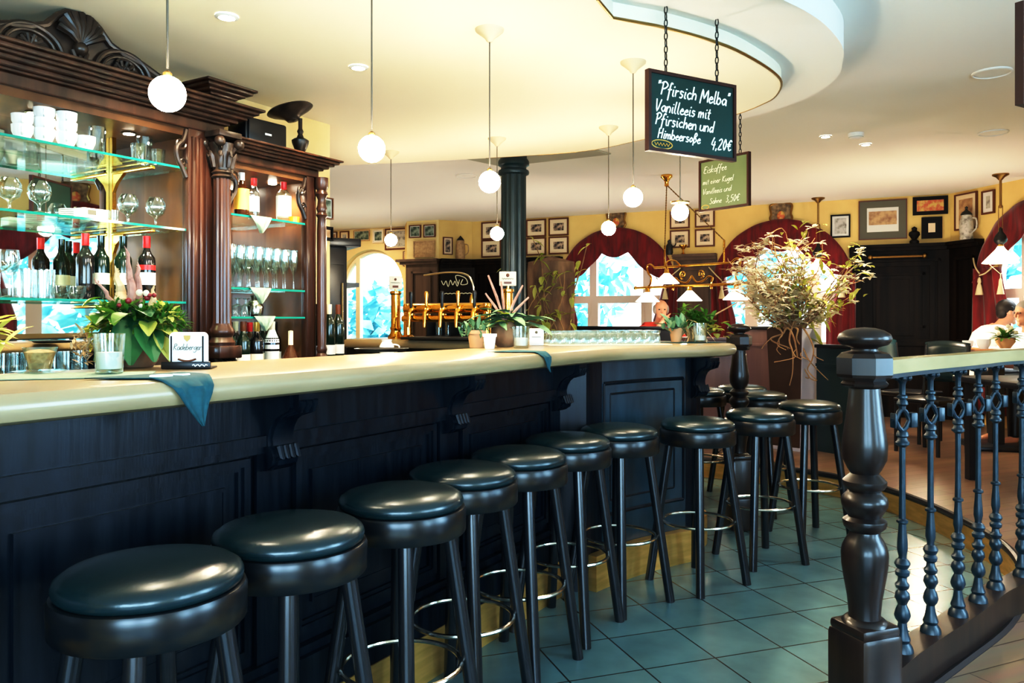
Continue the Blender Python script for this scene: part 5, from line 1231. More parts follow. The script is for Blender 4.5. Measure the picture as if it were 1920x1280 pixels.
for i in range(54):
    d = Vector((rb.uniform(-.75,.62), rb.uniform(-.45,.45), rb.uniform(.35,1.0))).normalized(); L_ = rb.uniform(.45,.98)
    P_ = [Vector((rb.uniform(-.08,.08), rb.uniform(-.08,.08), 0))]; q = d.copy()
    for k in range(6):
        q = (q+Vector((rb.gauss(0,.25), rb.gauss(0,.25), rb.gauss(.05,.2)))).normalized(); P_.append(P_[-1]+q*L_/6)
    S_ = smooth_path(P_, 3); tw.tube(S_, [.009*(1-.75*j/len(S_)) for j in range(len(S_))], 5)
    for k in range(2, len(P_)):
        if rb.random() < .75 and P_[k].x < .2:
            e = P_[k]+Vector((rb.gauss(0,.1), rb.gauss(0,.1), rb.uniform(.02,.16))); tw.tube([P_[k], (P_[k]+e)/2+Vector((rb.gauss(0,.02),0,.02)), e], [.005,.004,.002], 5)
        for _ in range(3):
            c = P_[k]+Vector((rb.gauss(0,.05), rb.gauss(0,.05), rb.gauss(0,.05)))
            if P_[k].x > -.18 and rb.random() < .62:
                lf.leaf(c, (rb.gauss(0,1), rb.gauss(0,1), rb.gauss(.2,.7)), rb.uniform(.06,.12), rb.uniform(.03,.05), .3)
            elif rb.random() < .95:
                for _k in range(7):
                    a = rb.uniform(0, 2*PI); bl.leaf(c, (cos(a), sin(a), rb.uniform(-.2,.7)), rb.uniform(.045,.085), .038, .2, n=4)
vd = Matrix.Rotation(R(-20), 3, 'Z')
for i in range(6):
    x0 = rb.uniform(-.16,.10); P_ = [vd @ Vector((x0,-.14,.04)), vd @ Vector((x0+rb.uniform(-.03,.06),-.21,.03))]; L_ = rb.uniform(.2,.5)
    for k in range(5):
        P_.append(P_[-1]+vd @ Vector((rb.gauss(.025,.035), rb.gauss(.004,.01), -L_/5)))
    if i % 2: 
        q = P_[-1]; P_ += [q+vd @ Vector((-.05,0,.015)), q+vd @ Vector((-.07,0,.05))]
    S_ = smooth_path(P_, 4); tw.tube(S_, [.010*(1-.7*j/len(S_)) for j in range(len(S_))], 6)
    q = P_[3]; tw.tube(smooth_path([q, q+vd @ Vector((rb.gauss(0,.05),-.02,-.05)), q+vd @ Vector((rb.gauss(0,.09),-.02,-.09))], 3), .004, 5)
for i in range(7):
    lf.leaf((rb.uniform(.05,.22),-.1,rb.uniform(-.05,.3)), (rb.uniform(.2,1),rb.uniform(-.6,.2),rb.uniform(-1,.2)), rb.uniform(.12,.2), .06, .5)
tw.build('twigs', M['twig'], br); lf.build('leaves', M['leafpale'], br, smooth=False); bl.build('blossoms', M['blossom'], br, smooth=False)

# bark trunk with climbing plant
p = at(1035, 560, 8.0)
t = thing('climbing_plant', 'leafy climbing plant trained on a rough bark slab behind the bar', 'potted plant', (p.x,p.y,ZP+.001))
tb = MB()
tb.lathe([(.26,.30),(.25,.7),(.24,1.2),(.25,1.6),(.24,1.72),(.0,1.78)], n=42, flute=7, famp=.16, M=Matrix.Scale(.5,4,(0,1,0)))
tb.build('bark_slab', M['bark'], t); MB().lathe([(.20,0),(.27,.32),(.28,.35),(.25,.35),(.0,.33)], n=24).build('pot', M['planter'], t)
lf = MB(); vn = MB()
for i in range(10):
    x0 = rb.uniform(-.2,.2); P_ = [Vector((x0,-.16,.35))]
    for k in range(7): P_.append(P_[-1]+Vector((rb.gauss(0,.06), rb.gauss(0,.015), rb.uniform(.12,.26))))
    vn.tube(smooth_path(P_, 3), .005, 5)
    for q in P_:
        for _ in range(2): lf.leaf(q+Vector((0,-.02,0)), (rb.gauss(0,1), rb.uniform(-.8,0), rb.gauss(0,.6)), rb.uniform(.06,.11), rb.uniform(.045,.07), .4)
vn.build('vines', M['twig'], t); lf.build('leaves', M['leafpale'], t, smooth=False)
# ================================================================ RIGHT TABLE, CHAIRS
p = at(1868, 655, 7.15)
tb = thing('dining_table', 'wooden dining table at the right where the man in white sits', 'table', (p.x,p.y,ZP+.001), R(-12))
zt_ = H-53/F*7.15-ZP; w0 = .33
MB().b2((-w0,-.36,zt_-.035),(w0-.12,.33,zt_), bev=.006).build('table_top', M['tablewood'], tb); MB().b2((-.05,-.05,.04),(.05,.05,zt_-.036)).build('pedestal', M['blackwood'], tb, smooth=False); MB().b2((-.25,-.25,0),(.25,.25,.04), bev=.01).build('base', M['blackwood'], tb)
def on_tb(x, y): return Vector((p.x,p.y,0))+Matrix.Rotation(R(-12),3,'Z') @ Vector((x,y,0))+Vector((0,0,ZP+zt_+.002))
rn = thing('table_runner', 'white cloth lying across the right dining table', 'cloth', on_tb(0.05,0), R(-12)); MB().b2((-.16,-.365,0),(.18,.3,.004)).build('cloth', M['paper'], rn, smooth=False)
c1 = cup('white cup at the left end of the right dining table', .07, .045); c1['group'] = 'cups on the right table'; c1.location = on_tb(-.27,-.12)
dup(c1, on_tb(-.17,-.20), 1.0, 'larger looking white cup beside the man on the right dining table', scale=(1.25,1.25,1.2))
t = thing('flower_bowl', 'small brown bowl of green and ivory flowers on the right dining table', 'flower arrangement', on_tb(.03,-.12)+Vector((0,0,.005))); MB().lathe([(.04,0),(.075,.05),(.08,.09),(0,.085)], n=18).build('bowl', M['terracotta'], t)
lf = MB(); bl = MB()
for i in range(50):
    a = rb.uniform(0,2*PI); e = rb.uniform(.1,1.2); lf.leaf((0,0,.08), (cos(a)*cos(e), sin(a)*cos(e), sin(e)), rb.uniform(.08,.2), .045, .3)
for i in range(14):
    a = rb.uniform(0,2*PI); r_ = rb.uniform(.02,.1); MB().sphere((r_*cos(a), r_*sin(a), rb.uniform(.12,.2)), .018, 8, 6).build('flower_head', M['blossom'], t)
lf.build('leaves', M['leaf'], t, smooth=False)
def chair(label, loc_, rz):
    t = thing('dining_chair', label, 'chair', loc_, rz); t['group'] = 'black dining chairs by the right table'
    MB().b2((-.21,-.21,.43),(.21,.21,.47), bev=.012).build('seat', M['black'], t)
    for sx in (-1,1):
        MB().tube([(sx*.19,-.19,0),(sx*.19,-.19,.43)], .017, 8).build('leg', M['black'], t)
        MB().tube([(sx*.19,.22,0),(sx*.19,.20,.45),(sx*.19,.25,.92)], .017, 8).build('leg', M['black'], t)
    MB().grid([[( -.2+.4*i/10, .225+.03*(j/6)-.03*sin(PI*i/10), .60+.34*j/6+.02*sin(PI*i/10)*(j/6)) for i in range(11)] for j in range(7)]).build('backrest', M['leather'], t, solid=.02)
    return t
q = at(1744, 700, 6.9); c_ = chair('black dining chair with broad curved back left of the right table', (q.x,q.y,ZP+.001), R(-60))
q = at(1706, 700, 7.6); dup(c_, (q.x,q.y,ZP+.001), R(35), 'second black dining chair farther back beside the dark wall panel')
q = at(1985, 700, 5.4); tb2 = thing('dining_table', 'dark dining table beyond the balusters at the right border', 'table', (q.x,q.y,ZP+.001))
MB().b2((-.5,-.4,.70),(.4,.4,.74), bev=.006).build('table_top', M['blackwood'], tb2)
for sx in (-1,1):
    for sy in (-1,1): MB().b2((sx*.4-.03,sy*.33-.03,0),(sx*.4+.03,sy*.33+.03,.70)).build('leg', M['blackwood'], tb2, smooth=False)
# low table in front of the near right bench (man behind bar)
q = at(1250, 650, 8.6); tb3 = thing('dining_table', 'dining table behind the bench back where the man in red sits', 'table', (q.x,q.y,ZP+.001))
MB().b2((-.35,-.05,.70),(.35,.34,.74), bev=.006).build('table_top', M['tablewood'], tb3); MB().b2((-.05,.15,.03),(.05,.25,.70)).build('pedestal', M['blackwood'], tb3, smooth=False); MB().b2((-.06,.05,0),(.06,.34,.03)).build('base', M['blackwood'], tb3, smooth=False)
# ================================================================ THINGS ON THE BAR
rg = random.Random(5)
ZB1 = ZB+.0012
def bt(px, py, dz=0): p = onz(px, py, ZB); return Vector((p.x, p.y, ZB1+dz))
def leafburst(mb, c, n, L0, L1, W_, e0=-.2, e1=1.3, droop=.4, a0=0, a1=2*PI, spread=.03):
    for _ in range(n):
        a = rg.uniform(a0, a1); e = rg.uniform(e0, e1); L_ = rg.uniform(L0, L1)
        mb.leaf(Vector(c)+Vector((rg.gauss(0,spread), rg.gauss(0,spread), rg.gauss(0,spread*.6))), (cos(a)*cos(e), sin(a)*cos(e), sin(e)), L_, W_*rg.uniform(.7,1.2), droop)
def napkin(label, c, rz, sx, sy, over=0, tip=.11, mark=False):
    """cloth lying on the counter, a corner falling over the front edge along -y"""
    o = thing('table_napkin', label, 'napkin', c, rz); o['group'] = 'teal napkins on the bar'
    return o
# front-edge cloth: corner hangs over the bar edge
def edge_cloth(label, s0, hw, back, tip, sk=0.0, marks=True):
    o = thing('table_napkin', label, 'napkin', B(s0,0,ZB1), RZB)
    prof_ = [(back, .001),(back*.5,.001),(.045,.001),(.028,.0012),(.012,-.006),(-.003,-.022),(-.006,-.04),(-.004,-.066)]+[(-.004-.004*k, -.066-.03*k) for k in range(1,6) if .066+.03*k < tip]+[(-.012,-tip)]
    rows = []; lens = [0]
    for a, b in zip(prof_, prof_[1:]): lens.append(lens[-1]+math.hypot(a[0]-b[0], a[1]-b[1]))
    tot = lens[-1]
    for (y, z), l in zip(prof_, lens):
        v = l/tot; wd = hw*(1-max(0, v-.12)/.88*.97)
        rows.append([((i/10*2-1)*wd+sk*v, y-.003*(1 if z < -.02 else 0)*(1+sin(i*1.3)), z+.0018) for i in range(11)])
    MB().grid(rows).build('cloth', M['cloth'], o, solid=.0016)
    if marks:
        m = MB(); R0 = Matrix.Translation((sk*.35-.03,.052,.0045))
        m.torus((0,0,0), .020, .0035, 20, 6, M=R0, sc=(1.2,.9)); m.tube([(.042,.014,0),(.048,-.012,0),(.068,-.010,0)], .0035, 6, R0); m.tube([(-.006,.002,0),(.006,-.004,0)], .003, 6, R0)
        m.build('printed_marks', M['paper'], o)
    return o
edge_cloth('teal napkin with pale marks hanging over the bar edge by the coaster stand', bs(338,0), .13, .16, .115, .05)
edge_cloth('teal napkin corner draped over the bar edge beside the second flower pot', bs(1022,0)-.02, .11, .20, .085, .04, False)
# leaf-green runner under the first arrangement
t = thing('table_napkin', 'dull green napkin lying flat under the candle glass and grain bowl', 'napkin', bt(140, 706), R(20)); MB().b2((-.17,-.09,0),(.17,.12,.0016)).build('cloth', M['shelfcloth'], t, smooth=False)
zc = .0028
t = thing('candle_glass', 'clear glass tumbler with a white candle standing on the near bar top', 'candle', bt(205,702,zc)); MB().lathe([(0,.006),(.029,0),(.031,.004),(.037,.098),(.0345,.098),(.0285,.010),(0,.010)], n=24).build('glass', M['glass'], t); MB().lathe([(0,.011),(.0282,.011),(.0305,.052),(.022,.049),(0,.048)], n=24).build('candle', M['wax'], t)
for k in range(4): MB().sphere((.026*cos(k*PI/2+.5),.026*sin(k*PI/2+.5),.004), .006, 8, 6).build('glass_foot', M['glass'], t)
t = thing('grain_bowl', 'small glass bowl filled with amber grains at the left of the bar', 'bowl', bt(75,700,zc)); MB().lathe([(0,.003),(.02,0),(.024,.004),(.040,.062),(.0385,.062),(.022,.008),(0,.007)], n=24).build('bowl', M['glass'], t)
tag(MB().lathe([(0,.0082),(.0215,.0085),(.036,.050),(.02,.056),(0,.058)], n=24).build('grains', M['pebble'], t), kind='stuff')
MB().lathe([(0,.0),(.055,.0),(.062,.004),(.0,.0026)], n=24).build('saucer', M['glass'], t).location = (0,0,-.0005)
# coaster stand
c_ = bt(355,691); t = thing('coaster_stand', 'black tray holding white printed beer mats on the near bar top', 'coaster stand', c_, R(6))
MB().b2((-.066,-.03,0),(.066,.04,.006), bev=.003).b2((-.066,-.034,0),(.066,-.026,.020), bev=.003).build('tray', M['black'], t)
for k in range(7):
    mk = MB(); w2, h2, r2 = .048, .094, .014; z0 = .0065
    ol = [(-w2,z0),(w2,z0)]+[(w2-r2+r2*cos(a), z0+h2-r2+r2*sin(a)) for a in [PI/2*i/5 for i in range(6)]]+[(-w2+r2+r2*cos(a), z0+h2-r2+r2*sin(a)) for a in [PI/2+PI/2*i/5 for i in range(6)]]
    y0 = -.020+k*.005
    mk.prism(ol[::-1] if False else ol, -y0-.0035, -y0, Matrix.Rotation(PI/2,4,'X'))
    o = mk.build('beer_mat', M['paper'], t, smooth=False)
    if k == 0:
        yy = y0-.0012
        pm = MB(); letters(pm, 'Radeberger', -.037, .052, .0085, .0009, y=yy, sp=.78); pm.build('script_lettering', M['framegrey'], o)
        pm = MB(); pm.prism([(-.009,.092),(.009,.092),(.008,.082),(0,.074),(-.008,.082)][::-1], -yy-.001, -yy+.001, Matrix.Rotation(PI/2,4,'X')).build('shield_mark', M['oldbrass'], o, smooth=False)
        pm = MB().tube([(-.024+.004*i, yy, .027-.006*sin(PI*i/12)) for i in range(13)], .003, 6).build('brown_band', M['frame'], o)
        for x in (-.042,.042): MB().b2((x-.002,yy-.0008,.012),(x+.002,yy+.0008,.09)).build('edge_stripe', M['frameblack'], o, smooth=False)
s = MB(); s.tube([(.018+.004*i, -.036, .010+.003*sin(i*2.2)) for i in range(11)], .0015, 5).build('white_tray_print', M['paper'], t)

# ---- first arrangement
c_ = bt(252,688); t = thing('flower_arrangement', 'large leafy arrangement with green and yellow leaves and dried plumes on the near bar', 'flower arrangement', c_)
MB().lathe([(.05,0),(.065,.02),(.07,.09),(.06,.10),(0,.095)], n=20).build('pot', M['bark'], t)
l1, l2, l3 = MB(), MB(), MB()
def mound(mb, c, r, n, L0, L1, W_, sq=.8):
    for _ in range(n):
        d = Vector((rg.gauss(0,1), rg.gauss(0,1), rg.gauss(.35,.8))).normalized(); q = Vector(c)+Vector((d.x*r, d.y*r, d.z*r*sq))*rg.uniform(.55,1)
        mb.leaf(q, d+Vector((rg.gauss(0,.5), rg.gauss(0,.5), rg.gauss(.2,.4))), rg.uniform(L0,L1), W_*rg.uniform(.7,1.3), .2, n=4)
mound(l1, (-.045,0,.135), .062, 420, .018,.042,.012); mound(l1, (.085,-.01,.125), .058, 380, .018,.040,.012); mound(l1, (.02,-.01,.12), .07, 200, .02,.04,.014)
leafburst(l1, (0,0,.12), 26, .06,.11,.05, -.1,.9, .3, spread=.05)
l2.leaf((.015,-.04,.14), (.25,-.6,-.45), .14, .115, .35); l2.leaf((.0,-.05,.10), (-.05,-.7,-.75), .11, .09, .2); l2.leaf((.05,-.05,.12), (.5,-.6,-.5), .12, .09, .3); l2.leaf((.02,-.03,.15), (.5,-.5,.25), .11, .08, .4); l2.leaf((-.02,-.05,.08), (-.5,-.6,-.5), .08, .07, .2)
l3.leaf((.085,-.05,.105), (.8,-.4,.12), .10, .06, .5); l3.leaf((.085,-.06,.10), (.75,-.45,-.85), .115, .06, .1); l3.leaf((.06,-.05,.13), (.3,-.6,-.1), .09, .055, .3)
mound(l3, (-.08,-.03,.10), .04, 40, .025,.045,.02); mound(l3, (.10,-.02,.15), .035, 30, .025,.045,.02)
l1.build('leaves', M['leaf'], t, smooth=False); l2.build('broad_leaves', M['leafdark'], t, smooth=False); l3.build('yellow_leaves', M['leafpale'], t, smooth=False)
pm = MB()
def plume(mb, p0, p1, r):
    p0, p1 = Vector(p0), Vector(p1); P_ = [p0.lerp(p1, i/10)+Vector((rg.gauss(0,.003),rg.gauss(0,.003),0)) for i in range(11)]
    mb.tube(P_, [.002,.003,r*.7,r,r,r*.95,r*.8,r*.65,r*.5,r*.3,.001], 8)
    for i in range(60):
        k = rg.uniform(.2,.95); q = p0.lerp(p1, k); a = rg.uniform(0,2*PI); d = Vector((cos(a),sin(a),.9)).normalized()
        mb.tube([q, q+d*r*1.9*(1.1-k)], [.003,.0006], 4)
plume(pm, (0,0,.12), (-.015,-.02,.345), .013); plume(pm, (.0,.02,.12), (.01,-.0,.30), .014); plume(pm, (-.03,0,.12), (-.10,-.02,.255), .008)
pm.build('pink_plumes', M['plume'], t)
st_ = MB(); plume(st_, (-.03,0,.1), (-.045,-.01,.29), .018); plume(st_, (.05,0,.1), (.065,-.02,.235), .013)
for i in range(90): a = rg.uniform(0,2*PI); st_.leaf((-.115+rg.gauss(0,.018),-.03+rg.gauss(0,.02),.04+rg.gauss(.02,.03)), (rg.gauss(0,1),rg.gauss(0,1),rg.gauss(.3,.8)), rg.uniform(.02,.05), .010, .1, n=4)
st_.build('dried_grass', M['straw'], t, smooth=False)
for i in range(9):
    MB().sphere((rg.uniform(-.02,.08), rg.uniform(-.07,-.02), rg.uniform(.17,.215)), rg.uniform(.006,.010), 8, 6).build('berry', M['berry'] if i%3 else M['blossom'], t)
# arrangement cut by the left border
c_ = bt(-62,692); t = thing('flower_arrangement', 'few pale leaves of another arrangement entering at the left border', 'flower arrangement', c_)
MB().lathe([(.04,0),(.055,.08),(.05,.09),(0,.085)], n=18).build('pot', M['terracotta'], t)
l1 = MB(); leafburst(l1, (0,0,.09), 40, .08,.17,.03, -.1,1.0, .3); l1.leaf((.03,-.02,.10),(1,-.1,.2), .13, .04, .2); l1.leaf((.03,-.02,.10),(1,.1,.55), .13, .035, .2); l1.build('leaves', M['leafpale'], t, smooth=False)

# ---- second arrangement group
def pot(label, c, r, h, m, name='flower_pot'):
    t = thing(name, label, 'flower pot', c); MB().lathe([(r*.7,0),(r*.95,h*.8),(r*1.05,h*.8),(r*1.08,h),(r*.95,h),(r*.9,h*.85),(0,h*.85)], n=24).build('pot', M[m], t); return t
ZC = 0
t = pot('small terracotta pot with mixed leaves on the middle of the bar', bt(893,652), .045, .085, 'terracotta'); l1 = MB(); leafburst(l1, (0,0,.08), 45, .04,.10,.03, .1,1.4, .3); l1.build('leaves', M['leafgrey'], t, smooth=False)
t = pot('white slanted card holder between the terracotta pot and woven vase', bt(918,654), .032, .07, 'white'); t.name = 'white_card_holder'
c_ = bt(947,650); t = thing('flower_arrangement', 'sage leaves and dried pink sticks in a round woven vase on the bar', 'flower arrangement', c_)
MB().lathe([(.04,0),(.065,.03),(.072,.065),(.06,.11),(.045,.125),(.04,.12),(0,.115)], n=24).build('woven_vase', M['bark'], t)
l1, l2, l3 = MB(), MB(), MB(); leafburst(l1, (0,0,.13), 34, .10,.17,.06, -.15,.7, .35); leafburst(l1, (.04,-.02,.13), 8, .12,.19,.07, 0,.5, .3, -1.0,.5); leafburst(l2, (0,-.03,.12), 16, .03,.06,.035, -.2,.6, .2, PI,2*PI)
l1.build('leaves', M['leafgrey'], t, smooth=False); l2.build('yellow_leaves', M['leafpale'], t, smooth=False)
for p1 in ((-.085,-.02,.36),(.09,-.02,.31),(-.10,0,.27),(-.02,0,.33),(.12,0,.25)):
    l3.tube([(0,0,.12),(p1[0]*.5,p1[1],.12+(p1[2]-.12)*.55), p1], [.004,.008,.005], 6)
l3.build('dried_sticks', M['plume'], t)
t = thing('candle_glass', 'clear glass tumbler with a white candle by the woven vase', 'candle', bt(977,653)); MB().lathe([(0,.006),(.034,0),(.036,.004),(.042,.105),(.039,.105),(.033,.012),(0,.012)], n=24).build('glass', M['glass'], t); MB().lathe([(0,.013),(.032,.013),(.034,.05),(0,.048)], n=24).build('candle', M['wax'], t)
t = thing('table_card', 'upright white printed card standing on the bar beside the candle glass', 'card', bt(1006,648), R(-12)); MB().b2((-.038,-.004,0),(.038,.004,.09), bev=.003).build('card', M['paper'], t)
MB().sphere((0,-.004,.07), .008, 10, 8, sc=(1,.3,1)).build('dark_print', M['framegrey'], t); MB().tube([(-.025,-.005,.045),(.025,-.005,.045)], .0012, 4).build('print_line', M['framegrey'], t)
# ---- glasses standing in rows on the bar
g0 = None; PA, PB_ = onz(1036, 648, ZB), onz(1246, 646.5, ZB); d = (PB_-PA)
nr = Vector((-d.y, d.x, 0)).normalized()
for r_ in range(4):
    for i in range(12):
        q = PA+d*((i+.5*(r_%2))/12)+nr*(.054*r_)
        if g0 is None:
            g0 = MB().lathe([(.024,0),(.026,.004),(.0235,.03),(.020,.052),(.018,.056),(.024,.060),(.026,.074),(0,.075)], n=14, caps=False).build('upturned_glass', M['glass'])
            tag(g0, 'upturned glass in the long rows of clean glasses on the bar', 'glass', 'upturned glasses on the bar'); o = g0
        else: o = g0.copy(); COL.objects.link(o)
        o.location = (q.x,q.y,ZB1+.004)
t = thing('glass_mat', 'thin pale drip mat under the rows of upturned glasses', 'mat', (PA+d*.5+nr*.09).to_3d(), ang(PA, PB_)); t.location.z = ZB1; L_ = d.length/2
MB().b2((-L_-.03,-.13,0),(L_+.03,.15,.003)).build('mat', M['cream'], t, smooth=False)
# ---- third arrangement on the bar end
t = thing('table_napkin', 'teal napkin lying flat on the rounded bar end under the plants', 'napkin', Vector((1.06,4.84,ZB1)), R(30)); MB().b2((-.17,-.15,0),(.17,.15,.0016)).build('cloth', M['cloth'], t, smooth=False)
t = pot('small terracotta pot with cactus-like leaves on the bar end', Vector((.985,4.80,ZB1+.003)), .042, .085, 'terracotta'); l1 = MB(); leafburst(l1, (0,0,.08), 34, .05,.13,.04, .3,1.4, .2); l1.build('leaves', M['leafgrey'], t, smooth=False)
t = thing('flower_arrangement', 'leafy arrangement with straw and yellow buds on the rounded bar end', 'flower arrangement', Vector((1.13,4.95,ZB1+.003))); MB().lathe([(.04,0),(.055,.08),(.05,.09),(0,.085)], n=20).build('pot', M['straw'], t)
l1, l2, l3 = MB(), MB(), MB(); leafburst(l1, (0,0,.12), 130, .05,.12,.035, -.1,1.2, .35, spread=.06); leafburst(l2, (.12,-.05,.08), 22, .035,.065,.04, -.5,.6, .2); leafburst(l3, (-.03,-.05,.1), 26, .08,.17,.018, -.9,.3, .3, PI,2*PI)
l1.build('leaves', M['leaf'], t, smooth=False); l2.build('yellow_buds', M['leafpale'], t, smooth=False); l3.build('straw_leaves', M['straw'], t, smooth=False); MB().tube([(.1,0,.15),(.25,-.05,.24)], [.006,.004], 6).build('dried_stick', M['twig'], t)
t = thing('candle_glass', 'clear glass tumbler with a candle on the rounded bar end', 'candle', Vector((1.11,4.72,ZB1+.003))); MB().lathe([(0,.006),(.034,0),(.036,.004),(.043,.115),(.040,.115),(.033,.012),(0,.012)], n=24).build('glass', M['glass'], t); MB().lathe([(0,.013),(.032,.013),(.033,.04),(0,.038)], n=24).build('candle', M['wax'], t)

# ================================================================ BEER TAPS (brass bridge on the rear bar arm)
TA, TB = Vector((-.74,5.69,0)), Vector((-.17,5.39,0)); Lt = (TB-TA).length
tp = thing('beer_tap_bridge', 'long polished brass beer tap bridge with black handles on the rear bar', 'beer tap', TA+Vector((0,0,ZB1)), ang(TA, TB))
def zat(py, Y=5.4): return H-(py-CY)/F*Y-ZB1
zt1, zt2_ = zat(577), zat(597)
MB().tube([(-.02,0,zt1),(Lt+.02,0,zt1)], .036, 16).build('upper_tube', M['brass'], tp); MB().tube([(-.02,-.03,zt2_),(Lt+.02,-.03,zt2_)], .023, 14).build('lower_tube', M['brass'], tp)
for x in (.0, Lt): MB().lathe([(.055,0),(.055,.012),(.03,.03),(.026,zt1),(.036,zt1+.01),(.03,zt1+.03),(.0,zt1+.035)], c=(x,0,0), n=18).build('support_leg', M['brass'], tp)
for i in range(5):
    x = Lt*(.10+.2*i)
    b = MB(); b.lathe([(.024,0),(.026,-.012),(.02,-.03)], c=(x,-.05,zt2_+.035), n=14); b.tube([(x,0,zt1),(x,-.05,zt1-.01),(x,-.075,zt1-.035),(x,-.08,zt2_-.06)], [.02,.02,.016,.011], 10)
    f = b.build('tap', M['brass'], tp)
    MB().lathe([(.008,0),(.012,.02),(.010,.05),(.016,.10),(.012,.115),(0,.118)], c=(x,-.055,zt1), n=12).build('tap_handle', M['black'] if i % 2 == 0 else M['brass'], f)
MB().tube(smooth_path([(Lt*.18,.03,zat(512)),(Lt*.5,.03,zat(508)),(Lt*.72,.03,zat(513)),(Lt*.80,.03,zat(530)),(Lt*.82,.03,zat(556)),(Lt*.82,.0,zat(575))], 6), .007, 8).build('steel_hoop', M['chrome'], tp)
MB().lathe([(.014,0),(.016,.04),(.01,.07),(0,.075)], c=(Lt*.82,0,zt1+.02), n=12).build('hoop_socket', M['brass'], tp)
MB().b2((.05,-.16,.0),(Lt-.05,.10,.018), bev=.004).build('drip_tray', M['darkmetal'], tp)
def badge_col(label, px, Y, yb, yt, ys0, ys1, w):
    p = at(px, 600, Y); k = Y/F; t = thing('beer_column', label, 'beer tap', (p.x,p.y,ZB1), 0)
    zt_ = H-(yt-CY)*k-ZB1
    MB().lathe([(.055,0),(.058,.015),(.04,.04),(.036,.06),(.042,.075),(.034,.09),(.034,zt_-.03),(.042,zt_-.02),(.042,zt_-.006),(.03,zt_),(0,zt_)], n=24).build('brass_tube', M['brass'], t)
    MB().tube([(0,-.03,zt_*.42),(0,-.09,zt_*.40),(0,-.10,zt_*.30)], [.014,.014,.010], 8).build('spout', M['brass'], t)
    z0, z1 = H-(ys1-CY)*k-ZB1, H-(ys0-CY)*k-ZB1; hw = w*k/2
    b = MB().b2((-hw,-.012,z0),(hw,.012,z1), bev=.006).build('badge', M['cream'], t); MB().tube([(0,0,zt_-.01),(0,0,z0+.01)], .010, 8).build('badge_stem', M['brass'], t)
    MB().sphere((0,-.012,z0+(z1-z0)*.74), hw*.2, 10, 8, sc=(1,.3,1.1)).build('shield_mark', M['frame'], b)
    MB().b2((-hw*.45,-.0145,z0+(z1-z0)*.14),(hw*.45,-.011,z0+(z1-z0)*.30)).build('brown_band', M['frame'], b, smooth=False)
    l = MB(); l.tube([(-hw*.7+hw*.1*i, -.0135, z0+(z1-z0)*.5+hw*.08*sin(i*2.3)) for i in range(15)], hw*.03, 5); l.build('script_line', M['framegrey'], b)
badge_col('left brass beer column with cream badge beside the bright window', 742, 5.75, 653, 545, 517, 543, 24)
badge_col('right brass beer column with cream badge in front of the pillar', 952, 5.36, 640, 541, 509, 536, 32)
# dark dishwasher crate and bits behind the taps
t = thing('glass_crate', 'dark open crate with clear glasses below the beer taps', 'crate', (TA+(TB-TA)*.5+Vector((.05,.30,ZB1))), ang(TA,TB))
for x0, x1, y0, y1 in ((-.2,.2,-.1,-.09),(-.2,.2,.09,.1),(-.2,-.19,-.1,.1),(.19,.2,-.1,.1)): pass
MB().b2((-.2,-.1,0),(.2,.1,.02)).b2((-.2,.09,0),(.2,.1,.15)).b2((-.2,-.1,0),(-.19,.1,.15)).b2((.19,-.1,0),(.2,.1,.15)).b2((-.005,-.1,0),(.005,.1,.15)).build('crate', M['black'], t, smooth=False)
for i, x in enumerate((-.14,-.06,.06,.14)):
    o = tumbler('clear glass inside the dark crate below the taps', .028, .10); o['group'] = 'glasses in the dark crate'; q = t.matrix_basis @ Vector((x,-.02,.021)); o.location = q
# green bottles and white tubs right of the small cabinet
for i, (px, cap, lb) in enumerate(((597,'bottleblack','leftmost dark green bottle right of the back bar cabinets'),(617,'mount','middle dark green bottle with cream capsule right of the back bar cabinets'),(634,'frame','rightmost dark green bottle with tan capsule before the bright window'))):
    p = at(px, 668, 4.55+.12*i); o = bottle('wine_bottle', lb, .31, .036, 'bottlegreen', cap, 'mountwhite', (.02,.075)); o.location = (p.x,p.y,1.081); o['group'] = 'green bottles right of the back bar'
t = thing('service_counter', 'low dark service counter continuing right of the back bar cabinets', 'counter', B(2.75,1.72,0), RZB); MB().b2((-.24,-.22,0),(.45,.22,1.04)).build('carcass', M['cab'], t, smooth=False); MB().b2((-.25,-.24,1.04),(.47,.24,1.08), bev=.006).build('worktop', M['blackwood'], t)
p = B(3.05,1.62,1.081); t = thing('coffee_cups_tray', 'white jug and cup beside the green bottles on the service counter', 'jug', p); MB().lathe([(.03,0),(.045,.02),(.045,.06),(.03,.085),(.034,.10),(0,.098)], n=20).build('jug', M['white'], t); MB().tube(smooth_path([(.04,0,.07),(.075,0,.06),(.07,0,.03),(.044,0,.025)], 4), .005, 6).build('handle', M['white'], t)
t.name = 'milk_jug'; t['label'] = 'small white jug beside the green bottles on the service counter'
t = thing('black_serving_tray', 'thin black tray edge lying on the rear of the bar beside the left beer column', 'tray', bt(715,658.5), R(31)); MB().lathe([(0,.002),(.10,.002),(.115,.012),(.118,.012),(.105,0),(0,0)], n=32).build('tray', M['black'], t)
